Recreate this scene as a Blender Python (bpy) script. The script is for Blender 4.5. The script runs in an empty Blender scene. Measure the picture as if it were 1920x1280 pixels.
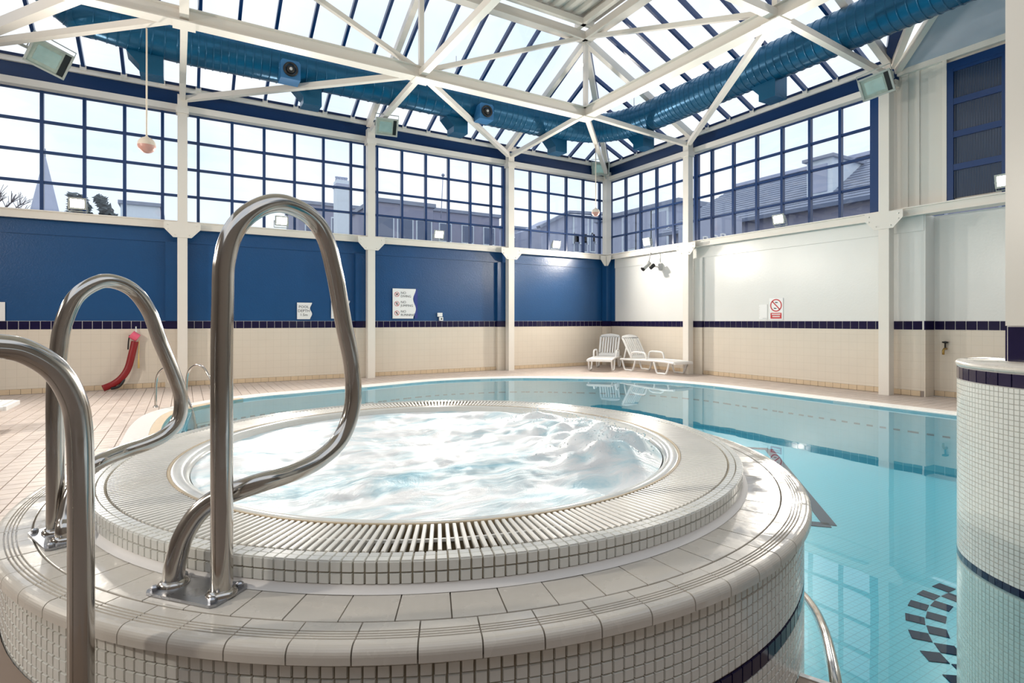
import bpy, math, random
from mathutils import Vector, Matrix, noise
random.seed(7)
SC = bpy.context.scene
COL = SC.collection
pi = math.pi
rad = math.radians

# ------------------------------------------------------------------ camera
F = 1040.0          # focal length in pixels of the 1920 x 1280 frame
HZ = 602.0          # horizon row
EYE = 1.30          # eye height above the deck
ANG = rad(59.42)
CA, SA = math.cos(ANG), math.sin(ANG)
cd = bpy.data.cameras.new('camera'); cam = bpy.data.objects.new('camera', cd); COL.objects.link(cam)
cam.location = (0, 0, EYE); cam.rotation_euler = (pi/2, 0, ANG - pi/2)
cd.sensor_width = 36.0; cd.lens = 36.0*F/1920.0
cd.shift_y = -(640.0 - HZ)/1920.0
cd.clip_start = 0.05; cd.clip_end = 500
SC.camera = cam

# ------------------------------------------------------------------ sky and exposure
SC.view_settings.view_transform = 'Standard'
SC.view_settings.look = 'None'
SC.view_settings.gamma = 1.0
SC.view_settings.use_curve_mapping = False
SC.view_settings.exposure = 0.52
LAMP_W = 400.0
world = bpy.data.worlds.new('overcast_sky'); SC.world = world; world.use_nodes = True
wn = world.node_tree; wn.nodes.clear()
wo = wn.nodes.new('ShaderNodeOutputWorld'); wb = wn.nodes.new('ShaderNodeBackground')
wt = wn.nodes.new('ShaderNodeTexCoord'); wz = wn.nodes.new('ShaderNodeTexNoise'); wr = wn.nodes.new('ShaderNodeValToRGB')
wz.inputs['Scale'].default_value = 3.0; wz.inputs['Detail'].default_value = 5.0
wr.color_ramp.elements[0].position = .35; wr.color_ramp.elements[0].color = (.72, .84, 1.0, 1)
wr.color_ramp.elements[1].position = .62; wr.color_ramp.elements[1].color = (1.0, 1.0, 1.0, 1)
wn.links.new(wt.outputs['Generated'], wz.inputs['Vector']); wn.links.new(wz.outputs['Fac'], wr.inputs['Fac'])
wn.links.new(wr.outputs['Color'], wb.inputs['Color']); wn.links.new(wb.outputs['Background'], wo.inputs['Surface'])
wb.inputs['Strength'].default_value = 0.86

# ------------------------------------------------------------------ helpers: geometry of the picture
def ray(px, py):
    u = (px - 960.0)/F; v = (HZ - py)/F
    return Vector((CA + u*SA, SA - u*CA, v))
def on_z(px, py, z): d = ray(px, py); return Vector((0, 0, EYE)) + d*((z - EYE)/d.z)
def on_x(px, py, x): d = ray(px, py); return Vector((0, 0, EYE)) + d*(x/d.x)
def on_y(px, py, y): d = ray(px, py); return Vector((0, 0, EYE)) + d*(y/d.y)
def at_t(px, py, t): return Vector((0, 0, EYE)) + ray(px, py)*t
def cw(X, Y, z=0.0): return Vector((Y*CA + X*SA, Y*SA - X*CA, z))
def proj(p):
    q = Vector(p) - Vector((0, 0, EYE)); Y = q.x*CA + q.y*SA
    if Y < .05: return None
    return 960 + F*(q.x*SA - q.y*CA)/Y, HZ - F*q.z/Y, Y

# ------------------------------------------------------------------ helpers: materials
def srgb(r, g, b):
    f = lambda c: c/12.92 if c <= .04045 else ((c + .055)/1.055)**2.4
    return (f(r/255.), f(g/255.), f(b/255.), 1)
MATS = {}
def mat(name, col, rough=.5, metal=0.0, var=0.0, vscale=6.0, bump=0.0, bscale=60.0, emit=None, estr=0.0, rvar=0.0, rscale=4.0, spec=None, coat=0.0):
    m = bpy.data.materials.new(name); m.use_nodes = True; nt = m.node_tree
    b = nt.nodes['Principled BSDF']
    c = col if len(col) == 4 else (*col, 1)
    b.inputs['Base Color'].default_value = c; b.inputs['Roughness'].default_value = rough; b.inputs['Metallic'].default_value = metal
    if spec is not None: b.inputs['Specular IOR Level'].default_value = spec
    if coat: b.inputs['Coat Weight'].default_value = coat; b.inputs['Coat Roughness'].default_value = .08
    tc = nt.nodes.new('ShaderNodeNewGeometry')
    if var:
        n = nt.nodes.new('ShaderNodeTexNoise'); n.inputs['Scale'].default_value = vscale; n.inputs['Detail'].default_value = 6
        nt.links.new(tc.outputs['Position'], n.inputs['Vector'])
        mx = nt.nodes.new('ShaderNodeMix'); mx.data_type = 'RGBA'
        mx.inputs['A'].default_value = tuple(min(1, x*(1 - var)) for x in c[:3]) + (1,)
        mx.inputs['B'].default_value = tuple(min(1, x*(1 + var)) for x in c[:3]) + (1,)
        nt.links.new(n.outputs['Fac'], mx.inputs['Factor']); nt.links.new(mx.outputs['Result'], b.inputs['Base Color'])
    if rvar:
        n = nt.nodes.new('ShaderNodeTexNoise'); n.inputs['Scale'].default_value = rscale; n.inputs['Detail'].default_value = 5
        nt.links.new(tc.outputs['Position'], n.inputs['Vector'])
        mr = nt.nodes.new('ShaderNodeMapRange'); mr.inputs['From Min'].default_value = .35; mr.inputs['From Max'].default_value = .65
        mr.inputs['To Min'].default_value = max(.02, rough - rvar); mr.inputs['To Max'].default_value = rough + rvar
        nt.links.new(n.outputs['Fac'], mr.inputs['Value']); nt.links.new(mr.outputs['Result'], b.inputs['Roughness'])
    if bump:
        n = nt.nodes.new('ShaderNodeTexNoise'); n.inputs['Scale'].default_value = bscale; n.inputs['Detail'].default_value = 3
        nt.links.new(tc.outputs['Position'], n.inputs['Vector'])
        bp = nt.nodes.new('ShaderNodeBump'); bp.inputs['Strength'].default_value = bump; bp.inputs['Distance'].default_value = .01
        nt.links.new(n.outputs['Fac'], bp.inputs['Height']); nt.links.new(bp.outputs['Normal'], b.inputs['Normal'])
    if emit:
        b.inputs['Emission Color'].default_value = (*emit[:3], 1); b.inputs['Emission Strength'].default_value = estr
    MATS[name] = m
    return m
def grid_mat(name, col, joint, step, width, axes=('X', 'Z'), rough=.25, bump=.3, var=.04):
    """tile field: joints every `step` metres along two world axes"""
    m = mat(name, col, rough, var=var, vscale=3); nt = m.node_tree; b = nt.nodes['Principled BSDF']
    g = nt.nodes.new('ShaderNodeNewGeometry'); s = nt.nodes.new('ShaderNodeSeparateXYZ'); nt.links.new(g.outputs['Position'], s.inputs[0])
    outs = []
    for ax in axes:
        d = nt.nodes.new('ShaderNodeMath'); d.operation = 'DIVIDE'; d.inputs[1].default_value = step; nt.links.new(s.outputs[ax], d.inputs[0])
        fr = nt.nodes.new('ShaderNodeMath'); fr.operation = 'FRACT'; nt.links.new(d.outputs[0], fr.inputs[0])
        lt = nt.nodes.new('ShaderNodeMath'); lt.operation = 'LESS_THAN'; lt.inputs[1].default_value = width/step; nt.links.new(fr.outputs[0], lt.inputs[0])
        outs.append(lt)
    mx = nt.nodes.new('ShaderNodeMath'); mx.operation = 'MAXIMUM'; nt.links.new(outs[0].outputs[0], mx.inputs[0]); nt.links.new(outs[1].outputs[0], mx.inputs[1])
    cm = nt.nodes.new('ShaderNodeMix'); cm.data_type = 'RGBA'; cm.inputs['B'].default_value = (*joint[:3], 1)
    src = b.inputs['Base Color'].links[0].from_socket if b.inputs['Base Color'].links else None
    if src: nt.links.new(src, cm.inputs['A'])
    else: cm.inputs['A'].default_value = (*col[:3], 1)
    nt.links.new(mx.outputs[0], cm.inputs['Factor']); nt.links.new(cm.outputs['Result'], b.inputs['Base Color'])
    if bump:
        bp = nt.nodes.new('ShaderNodeBump'); bp.inputs['Strength'].default_value = bump; bp.inputs['Distance'].default_value = .004; bp.invert = True
        nt.links.new(mx.outputs[0], bp.inputs['Height']); nt.links.new(bp.outputs['Normal'], b.inputs['Normal'])
    return m
def clear_mat(name, tint, ior, rough=.0, bump=0.0, bscale=4.0, extra=0.0):
    """a clear sheet: what is behind shows through, tinted, with a Fresnel reflection on top"""
    m = bpy.data.materials.new(name); m.use_nodes = True; nt = m.node_tree; nt.nodes.clear()
    o = nt.nodes.new('ShaderNodeOutputMaterial'); mx = nt.nodes.new('ShaderNodeMixShader')
    tr = nt.nodes.new('ShaderNodeBsdfTransparent'); tr.inputs['Color'].default_value = (*tint, 1)
    gl = nt.nodes.new('ShaderNodeBsdfGlossy'); gl.inputs['Roughness'].default_value = rough; gl.inputs['Color'].default_value = (1, 1, 1, 1)
    f0 = ((ior-1)/(ior+1))**2
    ge = nt.nodes.new('ShaderNodeNewGeometry'); dt_ = nt.nodes.new('ShaderNodeVectorMath'); dt_.operation = 'DOT_PRODUCT'
    nt.links.new(ge.outputs['Incoming'], dt_.inputs[0]); nt.links.new(ge.outputs['Normal'], dt_.inputs[1])
    def mth(op, a, b=None):
        q = nt.nodes.new('ShaderNodeMath'); q.operation = op
        for i, v in enumerate((a, b)):
            if v is None: continue
            if isinstance(v, (int, float)): q.inputs[i].default_value = v
            else: nt.links.new(v, q.inputs[i])
        return q.outputs[0]
    cs = mth('ABSOLUTE', dt_.outputs['Value'])
    fz_ = mth('MULTIPLY_ADD', mth('POWER', mth('SUBTRACT', 1.0, cs), 5.0), 1.0 - f0)
    fz_.node.inputs[2].default_value = f0
    if bump:
        g = nt.nodes.new('ShaderNodeNewGeometry'); n = nt.nodes.new('ShaderNodeTexNoise'); n.inputs['Scale'].default_value = bscale; n.inputs['Detail'].default_value = 2
        nt.links.new(g.outputs['Position'], n.inputs['Vector'])
        bp = nt.nodes.new('ShaderNodeBump'); bp.inputs['Strength'].default_value = bump; bp.inputs['Distance'].default_value = .02
        nt.links.new(n.outputs['Fac'], bp.inputs['Height'])
        nt.links.new(bp.outputs['Normal'], gl.inputs['Normal']); nt.links.new(bp.outputs['Normal'], dt_.inputs[1])
    nt.links.new(fz_, mx.inputs[0])
    nt.links.new(tr.outputs[0], mx.inputs[1]); nt.links.new(gl.outputs[0], mx.inputs[2]); nt.links.new(mx.outputs[0], o.inputs['Surface'])
    MATS[name] = m; return m

mat('blue_paint', (.008, .070, .205), .28, var=.10, vscale=2.0, bump=.25, bscale=38)
mat('white_paint', (.77, .77, .745), .24, var=.03, vscale=2.0, bump=.12, bscale=30)
grid_mat('cream_tile', (.72, .65, .555), (.62, .555, .465), .15, .004, ('X', 'Z'), .22, .15)
grid_mat('cream_tile_side', (.72, .65, .555), (.62, .555, .465), .15, .004, ('Y', 'Z'), .22, .15)
mat('navy_tile', (.012, .009, .045), .10, var=.25, vscale=9)
mat('grout_pale', (.80, .77, .74), .7)
mat('skirting_tile', (.66, .52, .36), .35, var=.10, vscale=7)
mat('cream_steel', (.80, .755, .69), .35, var=.03, vscale=3)
mat('cream_panel', (.74, .71, .65), .30, var=.03, vscale=2)
mat('rear_brown', (.19, .16, .14), .5, var=.1)
mat('blue_frame', (.006, .040, .15), .28)
mat('blue_fascia_shaded', (.005, .030, .105), .3)  # frame blue darkened: the gutter fascia's shade is put into the colour
mat('blue_dark', (.004, .018, .07), .3)
mat('soffit_gloss', (.42, .47, .55), .22, var=.12, vscale=1.2)
mat('deck_tile', (.57, .485, .435), .42, var=.10, vscale=5, rvar=.12)
mat('deck_grout', (.30, .25, .22), .8)
mat('tread_tile', (.66, .615, .55), .22, var=.07, vscale=9, rvar=.18, rscale=7, bump=.10, bscale=25)
mat('tread_grout', (.30, .26, .21), .75)
mat('mosaic_white', (.77, .765, .72), .16, var=.07, vscale=30)
mat('mosaic_grout', (.36, .31, .23), .75, var=.3, vscale=14)
mat('mosaic_grout_grey', (.55, .545, .53), .75, var=.2, vscale=14)
mat('grating_white', (.80, .78, .73), .32, var=.10, vscale=8)
mat('stained_edge', (.42, .32, .19), .5, var=.35, vscale=7)
mat('channel_ochre', (.25, .19, .10), .6, var=.4, vscale=9)
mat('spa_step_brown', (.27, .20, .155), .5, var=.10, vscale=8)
mat('stainless', (.50, .475, .445), .14, metal=1.0, rvar=.07, rscale=14)
mat('stainless_plate', (.42, .43, .46), .30, metal=1.0, rvar=.10, rscale=20)
mat('coping_white', (.83, .83, .81), .3, var=.05, vscale=40, bump=.1, bscale=90)
mat('coping_beige', (.62, .50, .36), .45, var=.12, vscale=12)
grid_mat('pool_floor_tile', (.062, .42, .55), (.04, .30, .42), .05, .006, ('X', 'Y'), .35, 0)
mat('pool_wall_tile', (.20, .56, .68), .3, var=.05, vscale=12)
mat('pool_dark_tile', (.008, .016, .05), .6, spec=.1)
mat('pool_marker_tile', (.05, .20, .28), .6, spec=.1)
mat('drain_grey', (.17, .22, .24), .5)
mat('plastic_white', (.85, .85, .84), .35)
mat('sign_white', (.84, .84, .84), .35)
mat('sign_text', (.03, .03, .04), .5)
mat('sign_red', (.55, .03, .035), .4)
mat('sign_navy', (.02, .04, .25), .4)
mat('rescue_red', (.24, .003, .006), .45, var=.15)
mat('rescue_pink', (.80, .13, .22), .5)
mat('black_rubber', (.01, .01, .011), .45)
mat('rope_yellow', (.75, .55, .22), .7)
mat('cctv_grey', (.55, .55, .54), .4)
mat('brass', (.45, .30, .10), .35, metal=1.0)
mat('lamp_housing', (.45, .48, .45), .4, var=.05)
mat('lamp_glass', (.40, .46, .40), .12, var=.25, vscale=18)
mat('lamp_reflector', (.62, .66, .58), .25, metal=.6, var=.2, vscale=9)
mat('lamp_lit', (1, .95, .85), .3, emit=(1, .90, .72), estr=60)
mat('ball_pink', (.62, .33, .28), .4)
mat('ball_cream', (.80, .70, .58), .4)
mat('duct_blue', (.004, .095, .20), .26, metal=.35, var=.15, vscale=2.5, bump=.2, bscale=30)
mat('nozzle_blue', (.03, .16, .36), .4)
mat('soffit_sheet', (.64, .60, .54), .4)
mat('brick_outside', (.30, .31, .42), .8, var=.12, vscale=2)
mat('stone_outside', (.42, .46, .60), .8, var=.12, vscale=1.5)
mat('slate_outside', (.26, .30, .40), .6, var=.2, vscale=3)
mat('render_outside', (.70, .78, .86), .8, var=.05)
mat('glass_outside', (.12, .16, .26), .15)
mat('bark', (.16, .14, .15), .9)
mat('needles', (.10, .13, .14), .9, var=.4, vscale=2)
mat('ground_outside', (.20, .21, .20), .9, var=.1)
clear_mat('window_glass', (.97, .985, 1.0), 1.35)
clear_mat('pool_water', (.86, .98, .99), 1.38, 0.0, .05, 1.6)
# ribbed dark polycarbonate in the tall blue window
m = mat('ribbed_pane', (.035, .055, .10), .14); nt = m.node_tree
g = nt.nodes.new('ShaderNodeNewGeometry'); w = nt.nodes.new('ShaderNodeTexWave'); w.bands_direction = 'Y'; w.inputs['Scale'].default_value = 9
bp = nt.nodes.new('ShaderNodeBump'); bp.inputs['Strength'].default_value = .5; bp.inputs['Distance'].default_value = .01
nt.links.new(g.outputs['Position'], w.inputs['Vector']); nt.links.new(w.outputs['Fac'], bp.inputs['Height']); nt.links.new(bp.outputs['Normal'], nt.nodes['Principled BSDF'].inputs['Normal'])
# bubbling spa water
m = mat('spa_foam', (.9, .95, .98), .35); nt = m.node_tree; b = nt.nodes['Principled BSDF']
g = nt.nodes.new('ShaderNodeNewGeometry'); mp = nt.nodes.new('ShaderNodeMapping'); mp.inputs['Rotation'].default_value = (0, 0, ANG - pi/2); mp.inputs['Scale'].default_value = (1.0, 2.1, 1)
n1 = nt.nodes.new('ShaderNodeTexNoise'); n1.inputs['Scale'].default_value = 2.6; n1.inputs['Detail'].default_value = 9; n1.inputs['Distortion'].default_value = .9; n1.inputs['Roughness'].default_value = .62
rp = nt.nodes.new('ShaderNodeValToRGB'); e = rp.color_ramp.elements
e[0].position = .30; e[0].color = (.25, .58, .72, 1); e[1].position = .56; e[1].color = (.90, .93, .95, 1)
x = rp.color_ramp.elements.new(.43); x.color = (.66, .83, .89, 1)
nt.links.new(g.outputs['Position'], mp.inputs['Vector']); nt.links.new(mp.outputs[0], n1.inputs['Vector']); nt.links.new(n1.outputs['Fac'], rp.inputs['Fac'])
nt.links.new(rp.outputs['Color'], b.inputs['Base Color'])
bp = nt.nodes.new('ShaderNodeBump'); bp.inputs['Strength'].default_value = .6; bp.inputs['Distance'].default_value = .03
nt.links.new(n1.outputs['Fac'], bp.inputs['Height']); nt.links.new(bp.outputs['Normal'], b.inputs['Normal'])

# ------------------------------------------------------------------ helpers: meshes and objects
class MB:
    def __init__(s): s.v = []; s.f = []; s.sm = []
    def quadbox(s, c, sx, sy, sz, M=None):
        b = len(s.v)
        for dz in (-.5, .5):
            for dy in (-.5, .5):
                for dx in (-.5, .5):
                    p = Vector((dx*sx, dy*sy, dz*sz))
                    if M is not None: p = M @ p
                    s.v.append(tuple(p + Vector(c)))
        for q in ((0, 2, 3, 1), (4, 5, 7, 6), (0, 1, 5, 4), (2, 6, 7, 3), (0, 4, 6, 2), (1, 3, 7, 5)):
            s.f.append(tuple(b + i for i in q)); s.sm.append(False)
        return s
    def box(s, x0, x1, y0, y1, z0, z1):
        return s.quadbox(((x0+x1)/2, (y0+y1)/2, (z0+z1)/2), abs(x1-x0), abs(y1-y0), abs(z1-z0))
    def beam(s, p, q, w, h, up=(0, 0, 1)):
        p = Vector(p); q = Vector(q); d = q - p; L = d.length; d.normalize()
        up = Vector(up)
        if abs(d.dot(up)) > .99: up = Vector((1, 0, 0))
        r = d.cross(up).normalized(); u = r.cross(d)
        M = Matrix((r, d, u)).transposed()
        return s.quadbox((p+q)/2, w, L, h, M)
    def tube(s, pts, r, n=14, cap=True, radii=None):
        pts = [Vector(p) for p in pts]; m = len(pts); base = len(s.v)
        T = []
        for i in range(m):
            a = pts[max(0, i-1)]; c = pts[min(m-1, i+1)]; T.append((c - a).normalized())
        nrm = T[0].orthogonal().normalized()
        for i in range(m):
            if i: nrm = (nrm - T[i]*nrm.dot(T[i]));  nrm = nrm.normalized() if nrm.length > 1e-6 else T[i].orthogonal().normalized()
            bn = T[i].cross(nrm); rr = radii[i] if radii else r
            for k in range(n):
                a = 2*pi*k/n; s.v.append(tuple(pts[i] + (nrm*math.cos(a) + bn*math.sin(a))*rr))
        for i in range(m-1):
            for k in range(n):
                a = base + i*n + k; c = base + i*n + (k+1) % n
                s.f.append((a, c, c+n, a+n)); s.sm.append(True)
        if cap:
            s.f.append(tuple(base + k for k in reversed(range(n)))); s.sm.append(False)
            s.f.append(tuple(base + (m-1)*n + k for k in range(n))); s.sm.append(False)
        return s
    def lathe(s, prof, c=(0, 0), n=96, a0=0.0, a1=2*pi, smooth=True, closed_prof=False):
        full = abs(a1 - a0 - 2*pi) < 1e-6; cnt = n if full else n+1; base = len(s.v); P = len(prof)
        for i in range(cnt):
            a = a0 + (a1 - a0)*i/n
            for r, z in prof: s.v.append((c[0] + r*math.cos(a), c[1] + r*math.sin(a), z))
        for i in range(n):
            j = (i+1) % cnt
            for k in range(P if closed_prof else P-1):
                l = (k+1) % P
                s.f.append((base+i*P+k, base+j*P+k, base+j*P+l, base+i*P+l)); s.sm.append(smooth)
        if closed_prof and not full:
            s.f.append(tuple(base + k for k in range(P))); s.sm.append(False)
            s.f.append(tuple(base + (cnt-1)*P + k for k in reversed(range(P)))); s.sm.append(False)
        return s
    def prism(s, poly, M, depth):
        """poly: 2-D outline in the local XY plane of matrix M, extruded along local +Z"""
        b = len(s.v); n = len(poly)
        for z in (0, depth):
            for x, y in poly: s.v.append(tuple(M @ Vector((x, y, z))))
        s.f.append(tuple(b + i for i in reversed(range(n)))); s.f.append(tuple(b + n + i for i in range(n))); s.sm += [False, False]
        for i in range(n):
            j = (i+1) % n; s.f.append((b+i, b+j, b+n+j, b+n+i)); s.sm.append(False)
        return s
    def frustum(s, M, w, h, d, bev):
        b = len(s.v); W, H = w/2, h/2
        for x, y, z in ((-W, -H, 0), (W, -H, 0), (W, H, 0), (-W, H, 0), (-W+bev, -H+bev, d), (W-bev, -H+bev, d), (W-bev, H-bev, d), (-W+bev, H-bev, d)):
            s.v.append(tuple(M @ Vector((x, y, z))))
        for q in ((4, 5, 6, 7), (0, 1, 5, 4), (1, 2, 6, 5), (2, 3, 7, 6), (3, 0, 4, 7)):
            s.f.append(tuple(b + i for i in q)); s.sm.append(False)
        return s
    def sphere(s, c, r, n=16, m=10, sc=(1, 1, 1)):
        prof = []
        b = len(s.v)
        for j in range(m+1):
            t = pi*j/m
            for i in range(n):
                a = 2*pi*i/n; s.v.append((c[0] + r*sc[0]*math.sin(t)*math.cos(a), c[1] + r*sc[1]*math.sin(t)*math.sin(a), c[2] + r*sc[2]*math.cos(t)))
        for j in range(m):
            for i in range(n):
                k = (i+1) % n; s.f.append((b+j*n+i, b+(j+1)*n+i, b+(j+1)*n+k, b+j*n+k)); s.sm.append(True)
        return s
    def mesh(s, name, m=None):
        me = bpy.data.meshes.new(name); me.from_pydata(s.v, [], s.f)
        me.polygons.foreach_set('use_smooth', s.sm)
        if m: me.materials.append(MATS[m])
        me.update(); return me
    def build(s, name, m, parent=None): return link(name, s.mesh(name, m), parent)
def link(name, me, parent=None, M=None):
    o = bpy.data.objects.new(name, me); COL.objects.link(o)
    if M is not None: o.matrix_world = M
    if parent is not None:
        o.parent = parent
        root = parent
        mats = []
        while root is not None: mats.append(root); root = root.parent
        W = Matrix.Identity(4)
        for r in reversed(mats): W = W @ r.matrix_parent_inverse @ r.matrix_basis
        o.matrix_parent_inverse = W.inverted()
    return o
def tag(o, label=None, cat=None, group=None, kind=None):
    if label: o['label'] = label
    if cat: o['category'] = cat
    if group: o['group'] = group
    if kind: o['kind'] = kind
    return o
def empty(name, loc, label=None, cat=None, group=None, kind=None):
    o = bpy.data.objects.new(name, None); COL.objects.link(o); o.location = loc; o.empty_display_size = .1
    return tag(o, label, cat, group, kind)
def copy_tree(o, parent=None):
    c = o.copy(); COL.objects.link(c); c.parent = parent
    for ch in [k for k in o.children]: copy_tree(ch, c)
    return c
def catmull(pts, k=10, closed=False):
    P = [Vector(p) for p in pts]; n = len(P); out = []
    rng = range(n) if closed else range(n-1)
    for i in rng:
        p0, p1, p2, p3 = (P[(i+j-1) % n] if closed else P[min(max(i+j-1, 0), n-1)] for j in range(4))
        for s in range(k):
            t = s/k
            out.append(.5*((2*p1) + (-p0+p2)*t + (2*p0-5*p1+4*p2-p3)*t*t + (-p0+3*p1-3*p2+p3)*t**3))
    if not closed: out.append(P[-1])
    return out
FONT = None
def text_mesh(name, s, size, M, m, parent, depth=.0015, align='LEFT'):
    cu = bpy.data.curves.new(name, 'FONT'); cu.body = s; cu.size = size; cu.extrude = depth; cu.align_x = align; cu.resolution_u = 2
    t = bpy.data.objects.new(name, cu); COL.objects.link(t)
    dg = bpy.context.evaluated_depsgraph_get(); me = bpy.data.meshes.new_from_object(t.evaluated_get(dg))
    bpy.data.objects.remove(t); bpy.data.curves.remove(cu)
    me.materials.clear(); me.materials.append(MATS[m])
    return link(name, me, parent, M)
def frame(o, x, y, z):      # matrix from origin and three axes
    M = Matrix.Identity(4)
    for i in range(3): M[i][0] = x[i]; M[i][1] = y[i]; M[i][2] = z[i]; M[i][3] = o[i]
    return M

# ================================================================== THE SETTING
XB, YA = 10.95, 12.90       # inner faces of the two walls
SILL0, SILL1 = 3.13, 3.27
EAVE = 5.47
# ---- blue wall on the left
wl = MB().box(-5.6, XB+.2, YA, YA+.22, 0, SILL0).build('wall_left', 'blue_paint'); tag(wl, kind='structure')
MB().box(-5.6, XB, YA-.02, YA+.01, 2.86, SILL0).build('upper_course', 'blue_paint', wl)
MB().box(-5.6, XB, YA-.012, YA+.01, .10, 1.15).build('tiled_dado', 'cream_tile', wl)
MB().box(-5.6, XB, YA-.008, YA+.01, 1.15, 1.305).build('band_bed', 'grout_pale', wl)
MB().box(-5.6, XB, YA-.010, YA+.01, 0, .10).build('skirting_bed', 'deck_grout', wl)
# ---- white wall on the right
YR = 4.60                    # where the right wall steps back
wr_ = MB().box(XB, XB+.22, YR, YA+.2, 0, SILL0).build('wall_right', 'white_paint'); tag(wr_, kind='structure')
MB().box(XB-.02, XB+.01, YR, YA-.36, 2.86, SILL0).build('upper_course', 'white_paint', wr_)
MB().box(XB-.012, XB+.01, YR, YA-.02, .10, 1.15).build('tiled_dado', 'cream_tile_side', wr_)
MB().box(XB-.008, XB+.01, YR, YA-.02, 1.15, 1.305).build('band_bed', 'grout_pale', wr_)
MB().box(XB-.010, XB+.01, YR, YA-.02, 0, .10).build('skirting_bed', 'deck_grout', wr_)
# blue return of the corner on the white wall
MB().box(XB-.03, XB+.01, YA-.36, YA-.02, 1.305, SILL0).build('corner_return', 'blue_paint', wr_)
XR = 11.27
wr2 = MB().box(XR, XR+.2, -3.2, YR+.05, 0, SILL0).build('wall_right_recess', 'white_paint'); tag(wr2, kind='structure')
MB().box(XB-.012, XR+.01, YR-.02, YR-.001, 1.305, SILL0).build('return', 'white_paint', wr2)
MB().box(XB-.012, XR+.01, YR-.02, YR-.001, .0, 1.15).build('return_dado', 'cream_tile', wr2)
MB().box(XB-.014, XR+.01, YR-.022, YR-.001, 1.15, 1.305).build('return_band', 'navy_tile', wr2)
MB().box(XR-.012, XR+.01, -3.2, YR-.02, .10, 1.15).build('tiled_dado', 'cream_tile_side', wr2)
MB().box(XR-.008, XR+.01, -3.2, YR-.02, 1.15, 1.305).build('band_bed', 'grout_pale', wr2)
MB().box(XR-.010, XR+.01, -3.2, YR-.02, 0, .10).build('skirting_bed', 'deck_grout', wr2)
# tiles of the dark band and of the skirting, each one a piece
def tile_mesh(name, w, h, d, bev, m):
    return MB().frustum(Matrix.Identity(4), w, h, d, bev).mesh(name, m)
bt = tile_mesh('band_tile', .1425, .148, .008, .002, 'navy_tile')
st = tile_mesh('skirting_tile', .146, .094, .006, .002, 'skirting_tile')
x = -4.1
while x < XB-.08:
    link('band_tile', bt, wl, frame((x, YA-.008, 1.2275), (1, 0, 0), (0, 0, 1), (0, -1, 0)))
    link('skirting_tile', st, wl, frame((x+.03, YA-.010, .05), (1, 0, 0), (0, 0, 1), (0, -1, 0))); x += .15
y = YA - .10
while y > YR+.06:
    link('band_tile', bt, wr_, frame((XB-.008, y, 1.2275), (0, -1, 0), (0, 0, 1), (-1, 0, 0)))
    link('skirting_tile', st, wr_, frame((XB-.010, y+.03, .05), (0, -1, 0), (0, 0, 1), (-1, 0, 0))); y -= .15
y = YR - .10
while y > 2.4:
    link('band_tile', bt, wr2, frame((XR-.008, y, 1.2275), (0, -1, 0), (0, 0, 1), (-1, 0, 0)))
    link('skirting_tile', st, wr2, frame((XR-.010, y, .05), (0, -1, 0), (0, 0, 1), (-1, 0, 0))); y -= .15
# piers standing behind the columns
for i, xx in enumerate((-.16, 3.55, 7.28)):
    MB().box(xx-.16, xx+.16, YA-.10, YA, 1.305, SILL0-.27).build('pier', 'blue_paint', wl)
    MB().box(xx-.16, xx+.16, YA-.10, YA, .0, 1.15).build('pier_dado', 'cream_tile', wl)
    MB().box(xx-.162, xx+.162, YA-.105, YA, 1.15, 1.305).build('pier_band', 'navy_tile', wl)
for yy in (9.50,):
    MB().box(XB-.06, XB, yy-.20, yy+.20, 1.305, SILL0-.27).build('pier', 'white_paint', wr_)
    MB().box(XB-.06, XB, yy-.20, yy+.20, .0, 1.15).build('pier_dado', 'cream_tile_side', wr_)
    MB().box(XB-.064, XB, yy-.20, yy+.20, 1.15, 1.305).build('pier_band', 'navy_tile', wr_)
# walls on the side of the photographer
o = MB().box(-5.8, -5.6, -3.4, YA+.22, 0, 5.9).build('wall_far_left', 'rear_brown'); tag(o, kind='structure')
o = MB().box(-5.8, XR+.2, -3.4, -3.2, 0, 5.9).build('wall_rear', 'rear_brown'); tag(o, kind='structure')

# ---- pool outline (water's edge) and the deck around it
OUT = [(9.15, -3.1), (9.15, 1.0), (9.12, 4.0), (9.12, 6.6), (9.05, 7.9), (8.60, 9.0), (7.85, 9.80), (6.65, 10.75), (5.5, 11.12), (4.5, 11.18), (3.1, 10.84), (1.9, 10.58),
       (1.0, 10.35), (.35, 9.85), (-.08, 9.25), (-.22, 8.4), (-.24, 7.2), (-.22, 6.2), (-.05, 5.2), (.25, 4.2), (.6, 3.0), (1.2, 1.7), (1.85, 1.05), (2.15, .55), (2.5, -.1), (2.9, -1.2), (3.1, -3.1)]
OUT = [(p.x, p.y) for p in catmull([(a, b, 0) for a, b in OUT[1:-1]], 5)]
OUT = [(9.15, -3.1)] + OUT + [(3.1, -3.1)]
def offset_out(poly, d):
    n = len(poly); res = []
    for i in range(n):
        a = Vector(poly[max(0, i-1)]); c = Vector(poly[min(n-1, i+1)]); t = (c - a).normalized()
        res.append((poly[i][0] + t.y*d, poly[i][1] - t.x*d))       # outline runs anticlockwise: outward is to its right
    return res
def inside(p, poly):
    x, y = p; c = False; n = len(poly); j = n-1
    for i in range(n):
        xi, yi = poly[i]; xj, yj = poly[j]
        if (yi > y) != (yj > y) and x < (xj-xi)*(y-yi)/(yj-yi)+xi: c = not c
        j = i
    return c
COP_IN, COP_OUT = .11, .34
O1 = offset_out(OUT, COP_IN); O2 = offset_out(OUT, COP_OUT); OG = offset_out(OUT, .05)
WATER_Z = -.024; BED = -.82
import bmesh
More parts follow.
